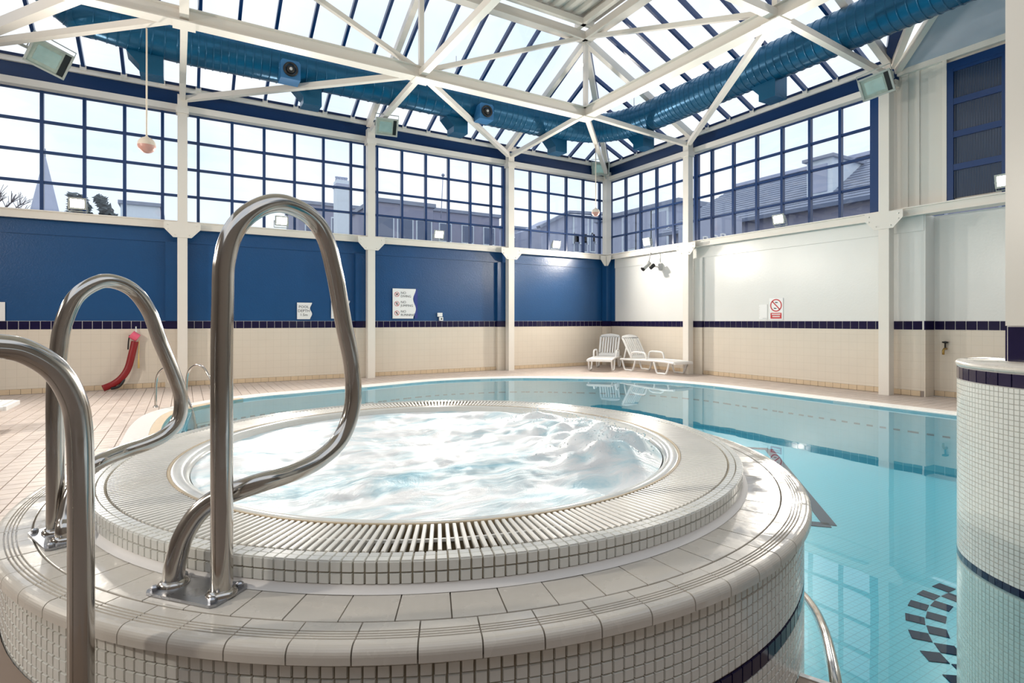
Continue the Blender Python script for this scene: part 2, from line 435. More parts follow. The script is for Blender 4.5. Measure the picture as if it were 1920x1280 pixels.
def fill_with_hole(outer, hole, z, name, m, flip=False):
    bm = bmesh.new()
    loops = [outer] + ([hole] if hole else [])
    edges = []
    for L in loops:
        vs = [bm.verts.new((a, b, z)) for a, b in L]
        for i in range(len(vs)): edges.append(bm.edges.new((vs[i], vs[(i+1) % len(vs)])))
    bmesh.ops.triangle_fill(bm, use_beauty=True, use_dissolve=False, edges=edges, normal=(0, 0, 1))
    for f in bm.faces:
        if f.normal.z < 0: f.normal_flip()
    me = bpy.data.meshes.new(name); bm.to_mesh(me); bm.free(); me.materials.append(MATS[m]); return me
fl = link('floor', fill_with_hole([(-5.6, -3.2), (XR, -3.2), (XR, YA), (-5.6, YA)], OG, -.012, 'floor', 'deck_grout')); tag(fl, kind='structure')
dt = tile_mesh('deck_tile', .1455, .146, .012, .002, 'deck_tile')
SPA = cw(-.326, 2.483); SX, SY = SPA.x, SPA.y
cells = []
gx = -5.5
while gx < XR-.05:
    gy = -3.1
    while gy < YA-.06:
        q = proj((gx, gy, 0))
        if q and -300 < q[0] < 2220 and 560 < q[1] < 1500 and not inside((gx, gy), O1) and math.hypot(gx-SX, gy-SY) > 2.2 and not (gx > XB-.06 and gy > YR-.05):
            cells.append((gx, gy, q))
        gy += .15
    gx += .15
def seen(q): return 0 <= q[0] <= 1920 and 600 < q[1] <= 1280
def hidden_by_spa(g):
    q = g[2]; return not (q[0] < 180 or q[1] < 745)
cells.sort(key=lambda c: (not (seen(c[2]) and not hidden_by_spa(c)), c[2][2]))
for i, (gx, gy, q) in enumerate(cells[:300]):
    link('deck_tile', dt, fl, Matrix.Translation((gx, gy, -.012)))
mb = MB()
for gx, gy, q in cells[300:]: mb.frustum(Matrix.Translation((gx, gy, -.012)), .1455, .146, .012, .002)
tag(mb.build('deck_tile_field', 'deck_tile', fl), kind='stuff')

# ---- swimming pool
pool = empty('swimming_pool', (4.5, 6, 0), 'large curved swimming pool with pale blue tiled basin and white edge', 'pool')
mb = MB(); n = len(OUT)
for i in range(n-1):
    a, b = OUT[i], OUT[i+1]; k = len(mb.v)
    mb.v += [(a[0], a[1], .0), (b[0], b[1], .0), (b[0], b[1], BED), (a[0], a[1], BED)]; mb.f.append((k, k+1, k+2, k+3)); mb.sm.append(True)
mb.build('basin_wall', 'pool_wall_tile', pool)
link('basin_floor', fill_with_hole(OUT, None, BED, 'basin_floor', 'pool_floor_tile'), pool)
def strip(A, B, z, zb, name, m, par):
    mb = MB(); n = len(A)
    for i in range(n-1):
        k = len(mb.v)
        mb.v += [(*A[i], z), (*A[i+1], z), (*B[i+1], z), (*B[i], z), (*A[i], zb), (*A[i+1], zb), (*B[i+1], zb), (*B[i], zb)]
        mb.f += [(k, k+3, k+2, k+1), (k, k+1, k+5, k+4), (k+3, k+7, k+6, k+2)]; mb.sm += [False]*3
    return mb.build(name, m, par)
strip(O1, O2, .016, -.02, 'white_edge', 'coping_white', pool)
nl = next(i for i, p in enumerate(OUT) if p[0] < .9 and p[1] > 8)
strip(OUT[nl:], O1[nl:], .010, -.05, 'beige_lip', 'coping_beige', pool)
strip(OUT[:nl+1], O1[:nl+1], .012, -.05, 'white_lip', 'coping_white', pool)
# dashed row of dark tiles on the basin wall
mb = MB(); acc = 0
for i in range(n-1):
    a = Vector(OUT[i]); b = Vector(OUT[i+1]); L = (b-a).length; t = (b-a).normalized(); nn = Vector((-t.y, t.x)); s = 0.0
    while s < L:
        if a.y > 3:
            p = a + t*s
            mb.frustum(frame((p.x+nn.x*.001, p.y+nn.y*.001, -.31), (t.x, t.y, 0), (0, 0, 1), (nn.x, nn.y, 0)), .09, .026, .004, .001)
        s += .19
tag(mb.build('wall_marker_tile', 'pool_marker_tile', pool), kind='stuff')
# dark line rectangle on the pool floor, set at 45 degrees
ZB = BED + .002
def floor_pt(px, py): p = on_z(px, py, BED); return p
c1 = floor_pt(1441, 842); c2 = floor_pt(1556, 985)
dl = (c2 - c1).normalized(); dn = Vector((-dl.y, dl.x, 0)); dn = dn if dn.dot(Vector((-1, 1, 0))) > 0 else -dn
for p, q in ((c1, c2), (c1, c1+dn*2.0), (c2, c2+dn*2.0), (c1+dn*2.0, c2+dn*2.0)):
    MB().beam(p+Vector((0, 0, .004)), q+Vector((0, 0, .004)), .13, .006).build('floor_line', 'pool_dark_tile', pool)
for px, py, w in ((1447, 790, .42), (1770, 845, .34)):
    p = floor_pt(px, py); d = MB().quadbox(p+Vector((0, 0, .006)), w*.75, w, .012).build('drain_grille', 'drain_grey', pool)
# two rows of dark squares curving round the pillar foot
arc = [(1791, 1110), (1770, 1119), (1752, 1129), (1737, 1141), (1731, 1158), (1735, 1178), (1746, 1201), (1764, 1227), (1790, 1256), (1826, 1290)]
arc = [(1786, 1108), (1764, 1118), (1750, 1128), (1740, 1141), (1735, 1159), (1738, 1178), (1748, 1201), (1766, 1227), (1793, 1255), (1828, 1288)]
W = [floor_pt(*a) for a in arc]
path = catmull(W, 12); tot = [0]
for i in range(1, len(path)): tot.append(tot[-1] + (path[i]-path[i-1]).length)
s = 0.0; i = 0; k = 0; sq = .118
while s < tot[-1]:
    while tot[i+1] < s and i < len(tot)-2: i += 1
    p = path[i].lerp(path[i+1], (s-tot[i])/max(1e-6, tot[i+1]-tot[i])); t = (path[i+1]-path[i]).normalized(); nn = Vector((-t.y, t.x, 0))
    off = sq*.5 if k % 2 else -sq*.5
    link('checker_tile', tile_mesh('checker_tile', sq*.96, sq*.96, .004, .001, 'pool_dark_tile'), pool, frame(p+nn*off+Vector((0, 0, .001)), t, nn, (0, 0, 1)))
    s += sq; k += 1
wat = link('pool_water', fill_with_hole(OUT, None, WATER_Z, 'pool_water', 'pool_water')); tag(wat, 'still turquoise water filling the large swimming pool', 'water', kind='stuff')

# ---- steel columns
GUS = [(-.31, .30), (-.31, .17), (-.155, 0), (.155, 0), (.31, .17), (.31, .30)]
def column(x, y, face, label, half=None):
    e = empty('steel_column', (x, y, 0), label, 'column', 'cream steel columns')
    MB().box(x-.085, x+.085, y-.085, y+.085, 0, 5.72).build('shaft', 'cream_steel', e)
    MB().box(x-.11, x+.11, y-.11, y+.11, 5.36, 5.48).build('head_plate', 'cream_steel', e)
    if face == 'A': X, Z, o = (1, 0, 0), (0, -1, 0), (x, y-.087, 2.93)
    else: X, Z, o = (0, -1, 0), (-1, 0, 0), (x-.087, y, 2.93)
    poly = GUS if half is None else [(a, b) for a, b in GUS]
    M = frame(o, X, (0, 0, 1), Z)
    gp = MB().prism(poly, M, .012).build('gusset_plate', 'cream_steel', e)
    for bx, bz in ((-.24, .24), (-.24, .15), (.24, .24), (.24, .15), (-.12, .05), (.12, .05)):
        MB().lathe([(0, .022), (.014, .018), (.016, .012), (.016, 0)], (0, 0), 8).build('bolt', 'cream_steel', gp).matrix_basis = M @ Matrix.Translation((bx, bz, .0))
    return e
YC = YA - .22; XC = XB - .22
column(-.03, YC, 'A', 'cream steel column left of the tall loop handrail')
column(3.70, YC, 'A', 'cream steel column between the pool depth sign and the swimming rules sign')
column(7.43, YC, 'A', 'cream steel column right of the two small wall sockets')
column(-3.76, YC, 'A', 'cream steel column at the far left end of the blue wall')
column(XC, 9.60, 'B', 'cream steel column beside the foot of the right white lounger')
column(XC, 5.10, 'B', 'cream steel column right of the red prohibition sign')
e = empty('corner_column', (XC+.02, YC+.02, 0), 'slim cream steel column in the corner where the blue wall meets the white wall', 'column')
MB().box(XB-.20, XB-.02, YA-.20, YA-.02, 3.2, 5.72).build('shaft', 'cream_steel', e)
MB().box(XB-.22, XB-.031, YA-.22, YA-.022, 1.305, 3.2).build('blue_foot', 'blue_paint', e)
MB().box(XB-.22, XB-.031, YA-.22, YA-.022, .0, 1.15).build('tiled_foot', 'cream_tile', e)
MB().box(XB-.222, XB-.031, YA-.222, YA-.022, 1.15, 1.305).build('navy_band', 'navy_tile', e)
for M in (frame((XB-.24, YA-.222, 2.93), (-1, 0, 0), (0, 0, 1), (0, -1, 0)), frame((XB-.222, YA-.24, 2.93), (0, -1, 0), (0, 0, 1), (-1, 0, 0))):
    MB().prism([(0, .30), (0, 0), (.06, 0), (.20, .18), (.20, .30)], M, .012).build('gusset_plate', 'cream_steel', e)

# ---- windows: grids of blue bars with clear panes
ROWS = [SILL1 + (EAVE - SILL1)*k/4 for k in range(5)]
def window(name, face, vals, label_end):
    """vals: positions of the upright bars along the wall"""
    P = (lambda a, z, d: (a, YA+.10+d, z)) if face == 'A' else (lambda a, z, d: (XB+.10+d, a, z))
    w = empty(name, P(vals[0], SILL1, 0), kind='structure')
    sx = (lambda L, H, T: (L, T, H)) if face == 'A' else (lambda L, H, T: (T, L, H))
    lo, hi = min(vals), max(vals)
    for a in vals: MB().quadbox(P(a, (SILL1+EAVE)/2, 0), *sx(.055, EAVE-SILL1, .08)).build('mullion', 'blue_frame', w)
    for z in ROWS: MB().quadbox(P((lo+hi)/2, z, .004), *sx(hi-lo, .045, .07)).build('transom', 'blue_frame', w)
    vs = sorted(vals); cache = {}
    for a, b in zip(vs[:-1], vs[1:]):
        for z0, z1 in zip(ROWS[:-1], ROWS[1:]):
            key = round(b-a, 3)
            if key not in cache: cache[key] = MB().quadbox((0, 0, 0), *sx(b-a-.05, z1-z0-.04, .006)).mesh('pane', 'window_glass')
            link('pane', cache[key], w, Matrix.Translation(P((a+b)/2, (z0+z1)/2, .01)))
    return w
MX = [-2.22 + .6165*k for k in range(-5, 22)]
window('window_1', 'A', [m_ for m_ in MX if m_ < -3.9] + [-3.80], '')
window('window_2', 'A', [-3.72] + [m_ for m_ in MX if -3.6 < m_ < -.15] + [-.07], '')
window('window_3', 'A', [.01] + [m_ for m_ in MX if .1 < m_ < 3.6] + [3.66], '')
window('window_4', 'A', [3.74] + [m_ for m_ in MX if 3.84 < m_ < 7.3] + [7.39], '')
window('window_5', 'A', [7.47] + [m_ for m_ in MX if 7.55 < m_ < 10.75] + [10.92], '')
MY = [12.19 - .6125*k for k in range(0, 12)]
window('window_6', 'B', [12.84] + [m_ for m_ in MY if m_ > 9.75] + [9.64], '')
w7 = window('window_7', 'B', [9.56] + [m_ for m_ in MY if 5.4 < m_ < 9.5], '')
MB().box(XB-.02, XB+.16, 5.19, 5.47, SILL1, EAVE).build('end_post', 'blue_frame', w7)

# ---- sills, eaves fascia
def trim(name, parts):
    t = empty(name, (0, 0, 0), kind='structure')
    for nm, args, m in parts: MB().box(*args).build(nm, m, t)
    return t
trim('trim_1', [('sill_beam', (-5.6, XB-.02, YA-.16, YA+.2, SILL0, SILL1-.02), 'cream_steel'), ('sill_flange', (-5.6, XB-.02, YA-.20, YA+.2, SILL1-.02, SILL1), 'cream_steel'), ('sill_flange', (-5.6, XB-.02, YA-.19, YA-.15, SILL0-.015, SILL0), 'cream_steel')])
trim('trim_2', [('sill_beam', (XB-.16, XB+.2, 2.2, YA-.16, SILL0, SILL1-.02), 'cream_steel'), ('sill_flange', (XB-.20, XB+.2, 2.2, YA-.16, SILL1-.02, SILL1), 'cream_steel'), ('sill_flange', (XB-.19, XB-.15, 2.2, YA-.2, SILL0-.015, SILL0), 'cream_steel')])
trim('trim_3', [('eaves_beam', (-5.6, XB, YA-.10, YA+.12, EAVE, EAVE+.12), 'cream_steel'), ('gutter_fascia', (-5.6, XB, YA-.02, YA+.2, EAVE+.12, EAVE+.42), 'blue_fascia_shaded'), ('upper_eaves_beam', (-5.6, XB, YA-.07, YA+.12, EAVE+.40, EAVE+.49), 'cream_steel')])
trim('trim_4', [('eaves_beam', (XB-.10, XB+.12, 5.0, YA-.10, EAVE, EAVE+.12), 'cream_steel'), ('gutter_fascia', (XB-.02, XB+.2, 5.0, YA-.02, EAVE+.12, EAVE+.42), 'blue_fascia_shaded'), ('upper_eaves_beam', (XB-.07, XB+.12, 5.0, YA-.07, EAVE+.40, EAVE+.49), 'cream_steel')])
# upper cladding right of the last column
uw = MB().box(XB+.02, XB+.2, -3.2, 5.19, SILL1, 5.72).build('wall_right_upper', 'cream_panel'); tag(uw, kind='structure')
for yy, w_ in ((4.90, .10), (4.70, .05), (4.36, .06)):
    MB().box(XB-.004, XB+.03, yy-w_/2, yy+w_/2, SILL1, 5.68).build('cladding_rib', 'cream_panel', uw)
MB().box(XB-.06, XB+.04, -3.2, 5.0, 5.64, 5.76).build('top_rail', 'cream_steel', uw)
w8 = empty('window_8', (XB, 3.9, SILL1), kind='structure')
y0, y1, z0, z1 = 3.42, 4.26, SILL1, 5.58
MB().box(XB-.04, XB+.04, y1-.09, y1, z0, z1).build('jamb', 'blue_frame', w8)
MB().box(XB-.04, XB+.04, y0-.06, y0+.12, z0, z1).build('jamb', 'blue_frame', w8)
MB().box(XB-.044, XB+.05, y0-.064, y1+.002, z1-.12, z1+.002).build('head', 'blue_frame', w8)
for k in range(4):
    za = z0 + .02 + k*(z1-z0-.14)/4; zb = z0 + .02 + (k+1)*(z1-z0-.14)/4
    MB().box(XB-.035, XB+.04, y0+.1, y1-.08, zb-.05, zb+.05).build('transom', 'blue_frame', w8)
    MB().box(XB-.005, XB+.02, y0+.12, y1-.09, za+.04, zb-.05).build('pane', 'ribbed_pane', w8)
MB().box(XB-.05, XB+.03, y1, y1+.06, z0, z1+.06).build('architrave', 'cream_steel', w8)

# ================================================================== THE ROOF
EZ = 5.96; TX, TY, TZ = 7.50, 9.55, 7.46; RZ = 5.80
def slopeA(x, y): return EZ + (YA - y)*(TZ - EZ)/(YA - TY)
def slopeB(x, y): return EZ + (XB - x)*(TZ - EZ)/(XB - TX)
roof = empty('ceiling', (0, 0, 6), kind='structure')
hipx = lambda y: XB - (YA - y)*(XB-TX)/(YA-TY)      # hip line in plan
hipy = lambda x: YA - (XB - x)*(YA-TY)/(XB-TX)
VA = lambda y: XB - (5.10 - y)                       # 45 degree end of the glazing on the right
def pane_quad(vs, name='glass_sheet', m='window_glass', th=.008):
    mb = MB(); k = len(vs)
    nrm = (Vector(vs[1])-Vector(vs[0])).cross(Vector(vs[2])-Vector(vs[0])).normalized()*th
    mb.v = [tuple(v) for v in vs] + [tuple(Vector(v)+nrm) for v in vs]
    mb.f = [tuple(range(k)), tuple(reversed(range(k, 2*k)))] + [(i, i+k, (i+1) % k+k, (i+1) % k) for i in range(k)]; mb.sm = [False]*len(mb.f)
    return mb.build(name, m, roof)
barsA = [m_ for m_ in MX if m_ < 10.85]
for xx in barsA:
    ye = TY if xx <= TX else hipy(xx)
    if YA - ye < .15: continue
    MB().beam((xx, YA-.02, EZ+.03), (xx, ye, slopeA(xx, ye)+.03), .055, .09).build('glazing_bar', 'blue_frame', roof)
    MB().box(xx-.05, xx+.05, YA-.10, YA, EZ-.04, EZ+.05).build('bar_shoe', 'cream_steel', roof)
xs = barsA + [XB]
for a, b in zip(xs[:-1], xs[1:]):
    ya = TY if a <= TX else hipy(a); yb = TY if b <= TX else hipy(b)
    pane_quad([(a, YA, EZ+.05), (b, YA, EZ+.05)] + ([(b, yb, slopeA(b, yb)+.05)] if YA-yb > .01 else []) + [(a, ya, slopeA(a, ya)+.05)])
MYR = [12.19 - .6125*k for k in range(0, 18)]
for yy in MYR:
    xe = TX if yy <= TY else hipx(yy); xs0 = XB if yy >= 5.1 else VA(yy)
    if xs0 - xe < .15: continue
    MB().beam((xs0-.02, yy, slopeB(xs0, yy)+.03), (xe, yy, slopeB(xe, yy)+.03), .055, .09).build('glazing_bar', 'blue_frame', roof)
    if yy >= 5.1: MB().box(XB-.10, XB, yy-.05, yy+.05, EZ-.04, EZ+.05).build('bar_shoe', 'cream_steel', roof)
ys = [YA] + MYR
for a, b in zip(ys[:-1], ys[1:]):
    xa = TX if a <= TY else hipx(a); xb_ = TX if b <= TY else hipx(b)
    sa_ = XB if a >= 5.1 else VA(a); sb_ = XB if b >= 5.1 else VA(b)
    if sb_ - xb_ < .05: continue
    vs = [(sa_, a, slopeB(sa_, a)+.05), (sb_, b, slopeB(sb_, b)+.05), (xb_, b, slopeB(xb_, b)+.05)]
    if sa_ - xa > .01: vs.append((xa, a, slopeB(xa, a)+.05))
    pane_quad(vs)
# blue lines at the foot of the glazing
MB().box(-5.6, XB, YA-.09, YA-.03, EZ+.0, EZ+.05).build('glazing_foot', 'blue_dark', roof)
MB().box(XB-.09, XB-.03, 5.1, YA, EZ+.0, EZ+.05).build('glazing_foot', 'blue_dark', roof)
# hip: blue capping with a cream rafter under it
MB().beam((XB, YA, EZ+.03), (TX, TY, TZ+.03), .14, .08).build('hip_capping', 'blue_frame', roof)
# blue beam along the 45 degree end and opaque soffit beyond it
e0 = Vector((XB-.02, 5.10, EZ)); e1 = Vector((7.6, 1.75, slopeB(7.6, 0)))
MB().beam(e0, e0 + Vector((-2.6, -1.55, slopeB(XB-2.6, 0)-EZ)), .22, .16).build('end_beam', 'blue_frame', roof)
pane_quad([(XB+.02, 5.02, EZ-.26), (TX, 1.55, TZ-.12), (TX, -3.2, TZ-.12), (XB+.02, -3.2, EZ-.26)], 'soffit_panel', 'soffit_gloss', .04)
# corrugated sheet over the middle
mb = MB(); k = 0; px_ = -3.9
while px_ < 7.45:
    for (a, za), (b, zb) in zip(((0, 0), (.10, 0), (.14, .07), (.24, .07)), ((.10, 0), (.14, .07), (.24, .07), (.28, 0))):
        i = len(mb.v); mb.v += [(px_+a, .6, 7.70+za), (px_+b, .6, 7.70+zb), (px_+b, TY-.05, 7.70+zb), (px_+a, TY-.05, 7.70+za)]; mb.f.append((i, i+1, i+2, i+3)); mb.sm.append(False)
    px_ += .28
mb.build('corrugated_sheet', 'soffit_sheet', roof)

# ---- trusses: one frame of cream steel
tr = empty('roof_truss', (3.7, 9.5, RZ), 'cream steel roof truss with ring beams, braces and rafters under the glass roof', 'truss')
def mem(p, q, w, h, name): return MB().beam(p, q, w, h).build(name, 'cream_steel', tr)
R = {k: Vector(v) for k, v in dict(R9=(-3.76, TY, RZ), R0=(.0, TY, RZ), R1=(3.72, TY, RZ), R2=(TX, TY, RZ), B1=(TX, 5.05, RZ), B2=(TX, .6, RZ)).items()}
H = {k: Vector(v) for k, v in dict(C9=(-3.76, YC, 5.66), C0=(-.03, YC, 5.66), C1=(3.70, YC, 5.66), C2=(7.43, YC, 5.66), CC=(XB-.11, YA-.11, 5.66), D1=(XC, 9.60, 5.66), D2=(XC, 5.10, 5.66)).items()}
for a, b in (('R9', 'R0'), ('R0', 'R1'), ('R1', 'R2'), ('R2', 'B1'), ('B1', 'B2')):
    p, q = R[a], R[b]
    mem(p, q, .10, .20, 'ring_beam'); d = (q-p).normalized()
    mem(p+Vector((0, 0, .10)), q+Vector((0, 0, .10)), .22, .016, 'flange'); mem(p-Vector((0, 0, .10)), q-Vector((0, 0, .10)), .22, .016, 'flange')
for a, b in (('R0', 'C9'), ('R0', 'C0'), ('R1', 'C0'), ('R1', 'C1'), ('R1', 'C2'), ('R2', 'C2'), ('R2', 'CC'), ('R2', 'D1'), ('B1', 'D1'), ('B1', 'D2')):
    mem(R[a], H[b], .10, .10, 'brace')
mem((-1.2, TY, RZ), (-3.5, YC, 5.75), .14, .16, 'brace')
for k in ('R0', 'R1', 'R2', 'B1', 'R9'): mem(R[k], (R[k].x, R[k].y, TZ), .085, .085, 'post')
mem(R['R0'], (0, .6, RZ), .12, .12, 'cross_tie'); mem(R['R1'], (3.72, .6, RZ), .12, .12, 'cross_tie'); mem(R['B1'], (-3.8, 5.05, RZ), .12, .12, 'cross_tie')
T = {k: Vector((R[k].x, R[k].y, TZ)) for k in R}
for a, b in (('R9', 'R0'), ('R0', 'R1'), ('R1', 'R2'), ('R2', 'B1'), ('B1', 'B2')):
    mem(T[a], T[b], .10, .20, 'top_beam'); mem(T[a]+Vector((0, 0, -.10)), T[b]+Vector((0, 0, -.10)), .20, .016, 'flange')
    mem(T[a]+Vector((-.25 if a in ('R2', 'B1') else 0, 0 if a in ('R2', 'B1') else -.25, .14)), T[b]+Vector((-.25 if a in ('R2', 'B1') else 0, 0 if a in ('R2', 'B1') else -.25, .14)), .10, .12, 'inner_beam')
for a, b in (('R1', 'R0'), ('R1', 'R2'), ('R9', 'R0'), ('B1', 'R2'), ('B1', 'B2')): mem(R[a]+Vector((0, 0, .05)), T[b], .08, .08, 'diagonal')
for k, c in (('R0', 'C0'), ('R1', 'C1'), ('R2', 'C2'), ('R9', 'C9')):
    mem((H[c].x, YA-.05, EZ-.08), T[k]+Vector((0, 0, -.08)), .11, .14, 'rafter')
for k, c in (('R2', 'D1'), ('B1', 'D2')): mem((XB-.05, H[c].y, EZ-.08), T[k]+Vector((0, 0, -.08)), .12, .16, 'rafter')
mem((XB-.05, YA-.05, EZ-.10), (TX, TY, TZ-.10), .12, .14, 'hip_rafter')
mem(e0+Vector((-.05, -.05, -.12)), e0+Vector((-2.4, -2.0, slopeB(XB-2.4, 0)-EZ-.1)), .10, .12, 'end_rafter')
mem(e0+Vector((-.03, -.1, -.22)), e0+Vector((-2.6, -2.9, slopeB(XB-2.6, 0)-EZ-.22)), .09, .12, 'end_rafter')
for k in R: MB().quadbox(R[k]+Vector((0, 0, -.115)), .30, .30, .02).build('node_plate', 'cream_steel', tr)

# ---- blue ventilation duct
duct = empty('ventilation_duct', (5, 10.7, 5.85), 'long teal blue spiral ventilation duct hung inside the glass roof', 'duct')
DZ = 6.13; DR = .34; DYA, DXB = 11.2, 9.45
pth = [at_t(40, -160, 8.0), at_t(70, -60, 8.4), at_t(150, 20, 8.9), Vector((-1.2, DYA-.12, DZ+.06)), Vector((-.2, DYA, DZ)), Vector((1.5, DYA, DZ)), Vector((4, DYA, DZ)), Vector((6.6, DYA, DZ)), Vector((7.7, DYA-.02, DZ)),
       Vector((8.75, DYA-.22, DZ)), Vector((9.2, DYA-.66, DZ)), Vector((DXB-.02, DYA-1.4, DZ)), Vector((DXB, 8.4, DZ)), Vector((DXB, 6.5, DZ)), Vector((DXB, 4.5, DZ)), Vector((DXB, 2.5, DZ)), Vector((DXB, .0, DZ))]
P_ = catmull(pth, 14)
MB().tube(P_, DR, 32).build('pipe', 'duct_blue', duct)
L = 0
for i in range(2, len(P_)-1):          # swaged ribs of the spiral seam
    L += (P_[i]-P_[i-1]).length
    if L > .10:
        L = 0; d = (P_[i+1]-P_[i-1]).normalized()
        MB().tube([P_[i]-d*.012, P_[i]-d*.006, P_[i]+d*.006, P_[i]+d*.012], DR, 32, False, [DR, DR+.009, DR+.009, DR]).build('seam_rib', 'duct_blue', duct)
def nozzle(c, face, s=.34):
    """box with a round black jet nozzle on the room side"""
    M = frame(c, (1, 0, 0), (0, 0, 1), (0, -1, 0)) if face == 'A' else frame(c, (0, -1, 0), (0, 0, 1), (-1, 0, 0))
    h = s/2
    b = MB().prism([(-h, -h), (h, -h), (h, h*.75), (h*.8, h), (-h*.8, h), (-h, h*.75)], M @ Matrix.Translation((0, 0, -.2)), .32).build('outlet_box', 'nozzle_blue', duct)
    k = MB().lathe([(.085, -.02), (.095, .03), (.125, .035), (.13, .0), (.13, -.02)], (0, 0), 24).mesh('nozzle_ring', 'black_rubber')
    link('nozzle_ring', k, b, M @ Matrix.Translation((0, 0, .12)))
    k = MB().sphere((0, 0, 0), .085, 16, 8, (1, 1, .5)).mesh('nozzle_core', 'black_rubber'); link('nozzle_core', k, b, M @ Matrix.Translation((0, 0, .115)))
    k = MB().lathe([(0, .03), (.022, .025), (.03, 0)], (0, 0), 12).mesh('nozzle_tip', 'cctv_grey'); link('nozzle_tip', k, b, M @ Matrix.Translation((0, 0, .15)))
def takeoff(c, face, w=.34, h=.42, d=.36):
    M = frame(c, (1, 0, 0), (0, 0, 1), (0, 1, 0)) if face == 'A' else frame(c, (0, -1, 0), (0, 0, 1), (1, 0, 0))
    MB().prism([(-w/2, -h), (w/2, -h), (w/2, .1), (-w/2-.18, .1), (-w/2-.18, -h*.25), (-w/2, -h*.7)], M, d).build('outlet_box', 'duct_blue', duct)
for px, py in ((543, 135), (908, 212)):
    p = on_y(px, py, DYA-.36); nozzle(p, 'A')
for px, py in ((285, 105), (583, 165), (858, 216), (1045, 250)):
    p = on_y(px, py, DYA+.12); takeoff(Vector((p.x, DYA-.05, DZ-.24)), 'A')
for px, py in ((1205, 240), (1447, 140)):
    p = on_x(px, py, DXB+.1); takeoff(Vector((DXB-.05, p.y, DZ-.24)), 'B')
for pp in (P_[60], P_[90], P_[150], P_[172]): MB().tube([pp+Vector((0, 0, DR)), pp+Vector((0, 0, DR+.7))], .008, 6).build('hanger_rod', 'cctv_grey', duct)

# ================================================================== THE SPA
ZK, ZR, ZW = .770, .701, .763
RKO, RGO, RGI, RW, RO = 1.256, 1.208, 1.030, .966, 1.468
spa = empty('spa_pool', (SX, SY, 0), 'round raised spa pool clad in white mosaic with an overflow grating', 'spa')
C = (SX, SY)
wall = MB().lathe([(1.440, -.6), (1.440, ZR-.03), (1.30, ZR-.012), (1.25, ZR-.012)], C, 160).build('outer_wall', 'mosaic_grout', spa)
kerb = MB().lathe([(RKO-.006, ZR-.02), (RKO-.006, ZK-.006), (RGO-.004, ZK-.006), (RGO-.004, ZK-.05)], C, 200, smooth=False).build('kerb', 'mosaic_grout', spa)
MB().lathe([(RKO+.016, ZR+.0012), (RKO+.007, ZR+.003), (RKO+.001, ZR+.008), (RKO-.002, ZR+.016)], C, 160).build('cove', 'grout_pale', spa)
MB().lathe([(RGO-.004, ZK-.05), (RGO-.03, ZK-.09), (RGI+.03, ZK-.09), (RGI+.002, ZK-.05), (RGI+.002, ZK-.012)], C, 160).build('overflow_channel', 'channel_ochre', spa)
MB().lathe([(RGI-.004, ZK-.004), (RGI-.008, ZK-.001), (.992, ZK-.004), (.975, ZK-.012), (RW-.004, ZK-.034), (RW-.006, ZK-.12)], C, 200).build('inner_lip', 'mosaic_white', spa)
MB().lathe([(RW-.006, ZK-.12), (RW-.006, .1), (0, .1)], C, 64).build('tub', 'mosaic_white', spa)
CAMP = Vector((0, 0, EYE))
def radial(r, a, z): return Vector((SX + r*math.cos(a), SY + r*math.sin(a), z))
def axes(a): return Vector((math.cos(a), math.sin(a), 0)), Vector((-math.sin(a), math.cos(a), 0))
def split_tiles(par, name, m, items, w, h, d, bev, limit=300):
    items = sorted(items, key=lambda t: t[0])
    me = tile_mesh(name, w, h, d, bev, m)
    for _, M, in items[:limit]: link(name, me, par, M)
    mb = MB()
    for _, M in items[limit:]: mb.frustum(M, w, h, d, bev)
    if mb.v: tag(mb.build(name + '_field', m, par), kind='stuff')
PT = .0263
# outer wall mosaic
NT = 344; items = []; band = []
BANDZ = (.4245, .468)
zs = []
z = ZR - .045
while z - PT > BANDZ[1]: zs.append(z - PT/2); z -= PT
z = BANDZ[0]
while z > .16: zs.append(z - PT/2); z -= PT
camang = math.atan2(-SY, -SX)
for k in range(NT):
    a = 2*pi*k/NT; da = (a - camang + pi) % (2*pi) - pi
    if abs(da) > rad(88): continue
    n_, t_ = axes(a)
    for z in zs:
        jit = random.uniform(-.0006, .0006)
        M = frame(radial(1.440, a, z), t_, (0, 0, 1), n_) @ Matrix.Translation((jit, -jit, 0))
        q = proj(M.translation); vis = q and 0 <= q[0] <= 1920 and q[1] <= 1285 and abs(da) < rad(55)
        items.append(((M.translation-CAMP).length + (0 if vis else 10), M))
split_tiles(wall, 'mosaic_tile', 'mosaic_white', items, PT-.0030, PT-.0030, .006, .0012)
nb = 206
for k in range(nb):
    a = 2*pi*k/nb; da = (a - camang + pi) % (2*pi) - pi
    if abs(da) > rad(88): continue
    n_, t_ = axes(a); link('band_tile', bpy.data.meshes.get('spa_band_tile') or tile_mesh('spa_band_tile', .0415, .041, .006, .0012, 'navy_tile'), wall, frame(radial(1.440, a, sum(BANDZ)/2), t_, (0, 0, 1), n_))
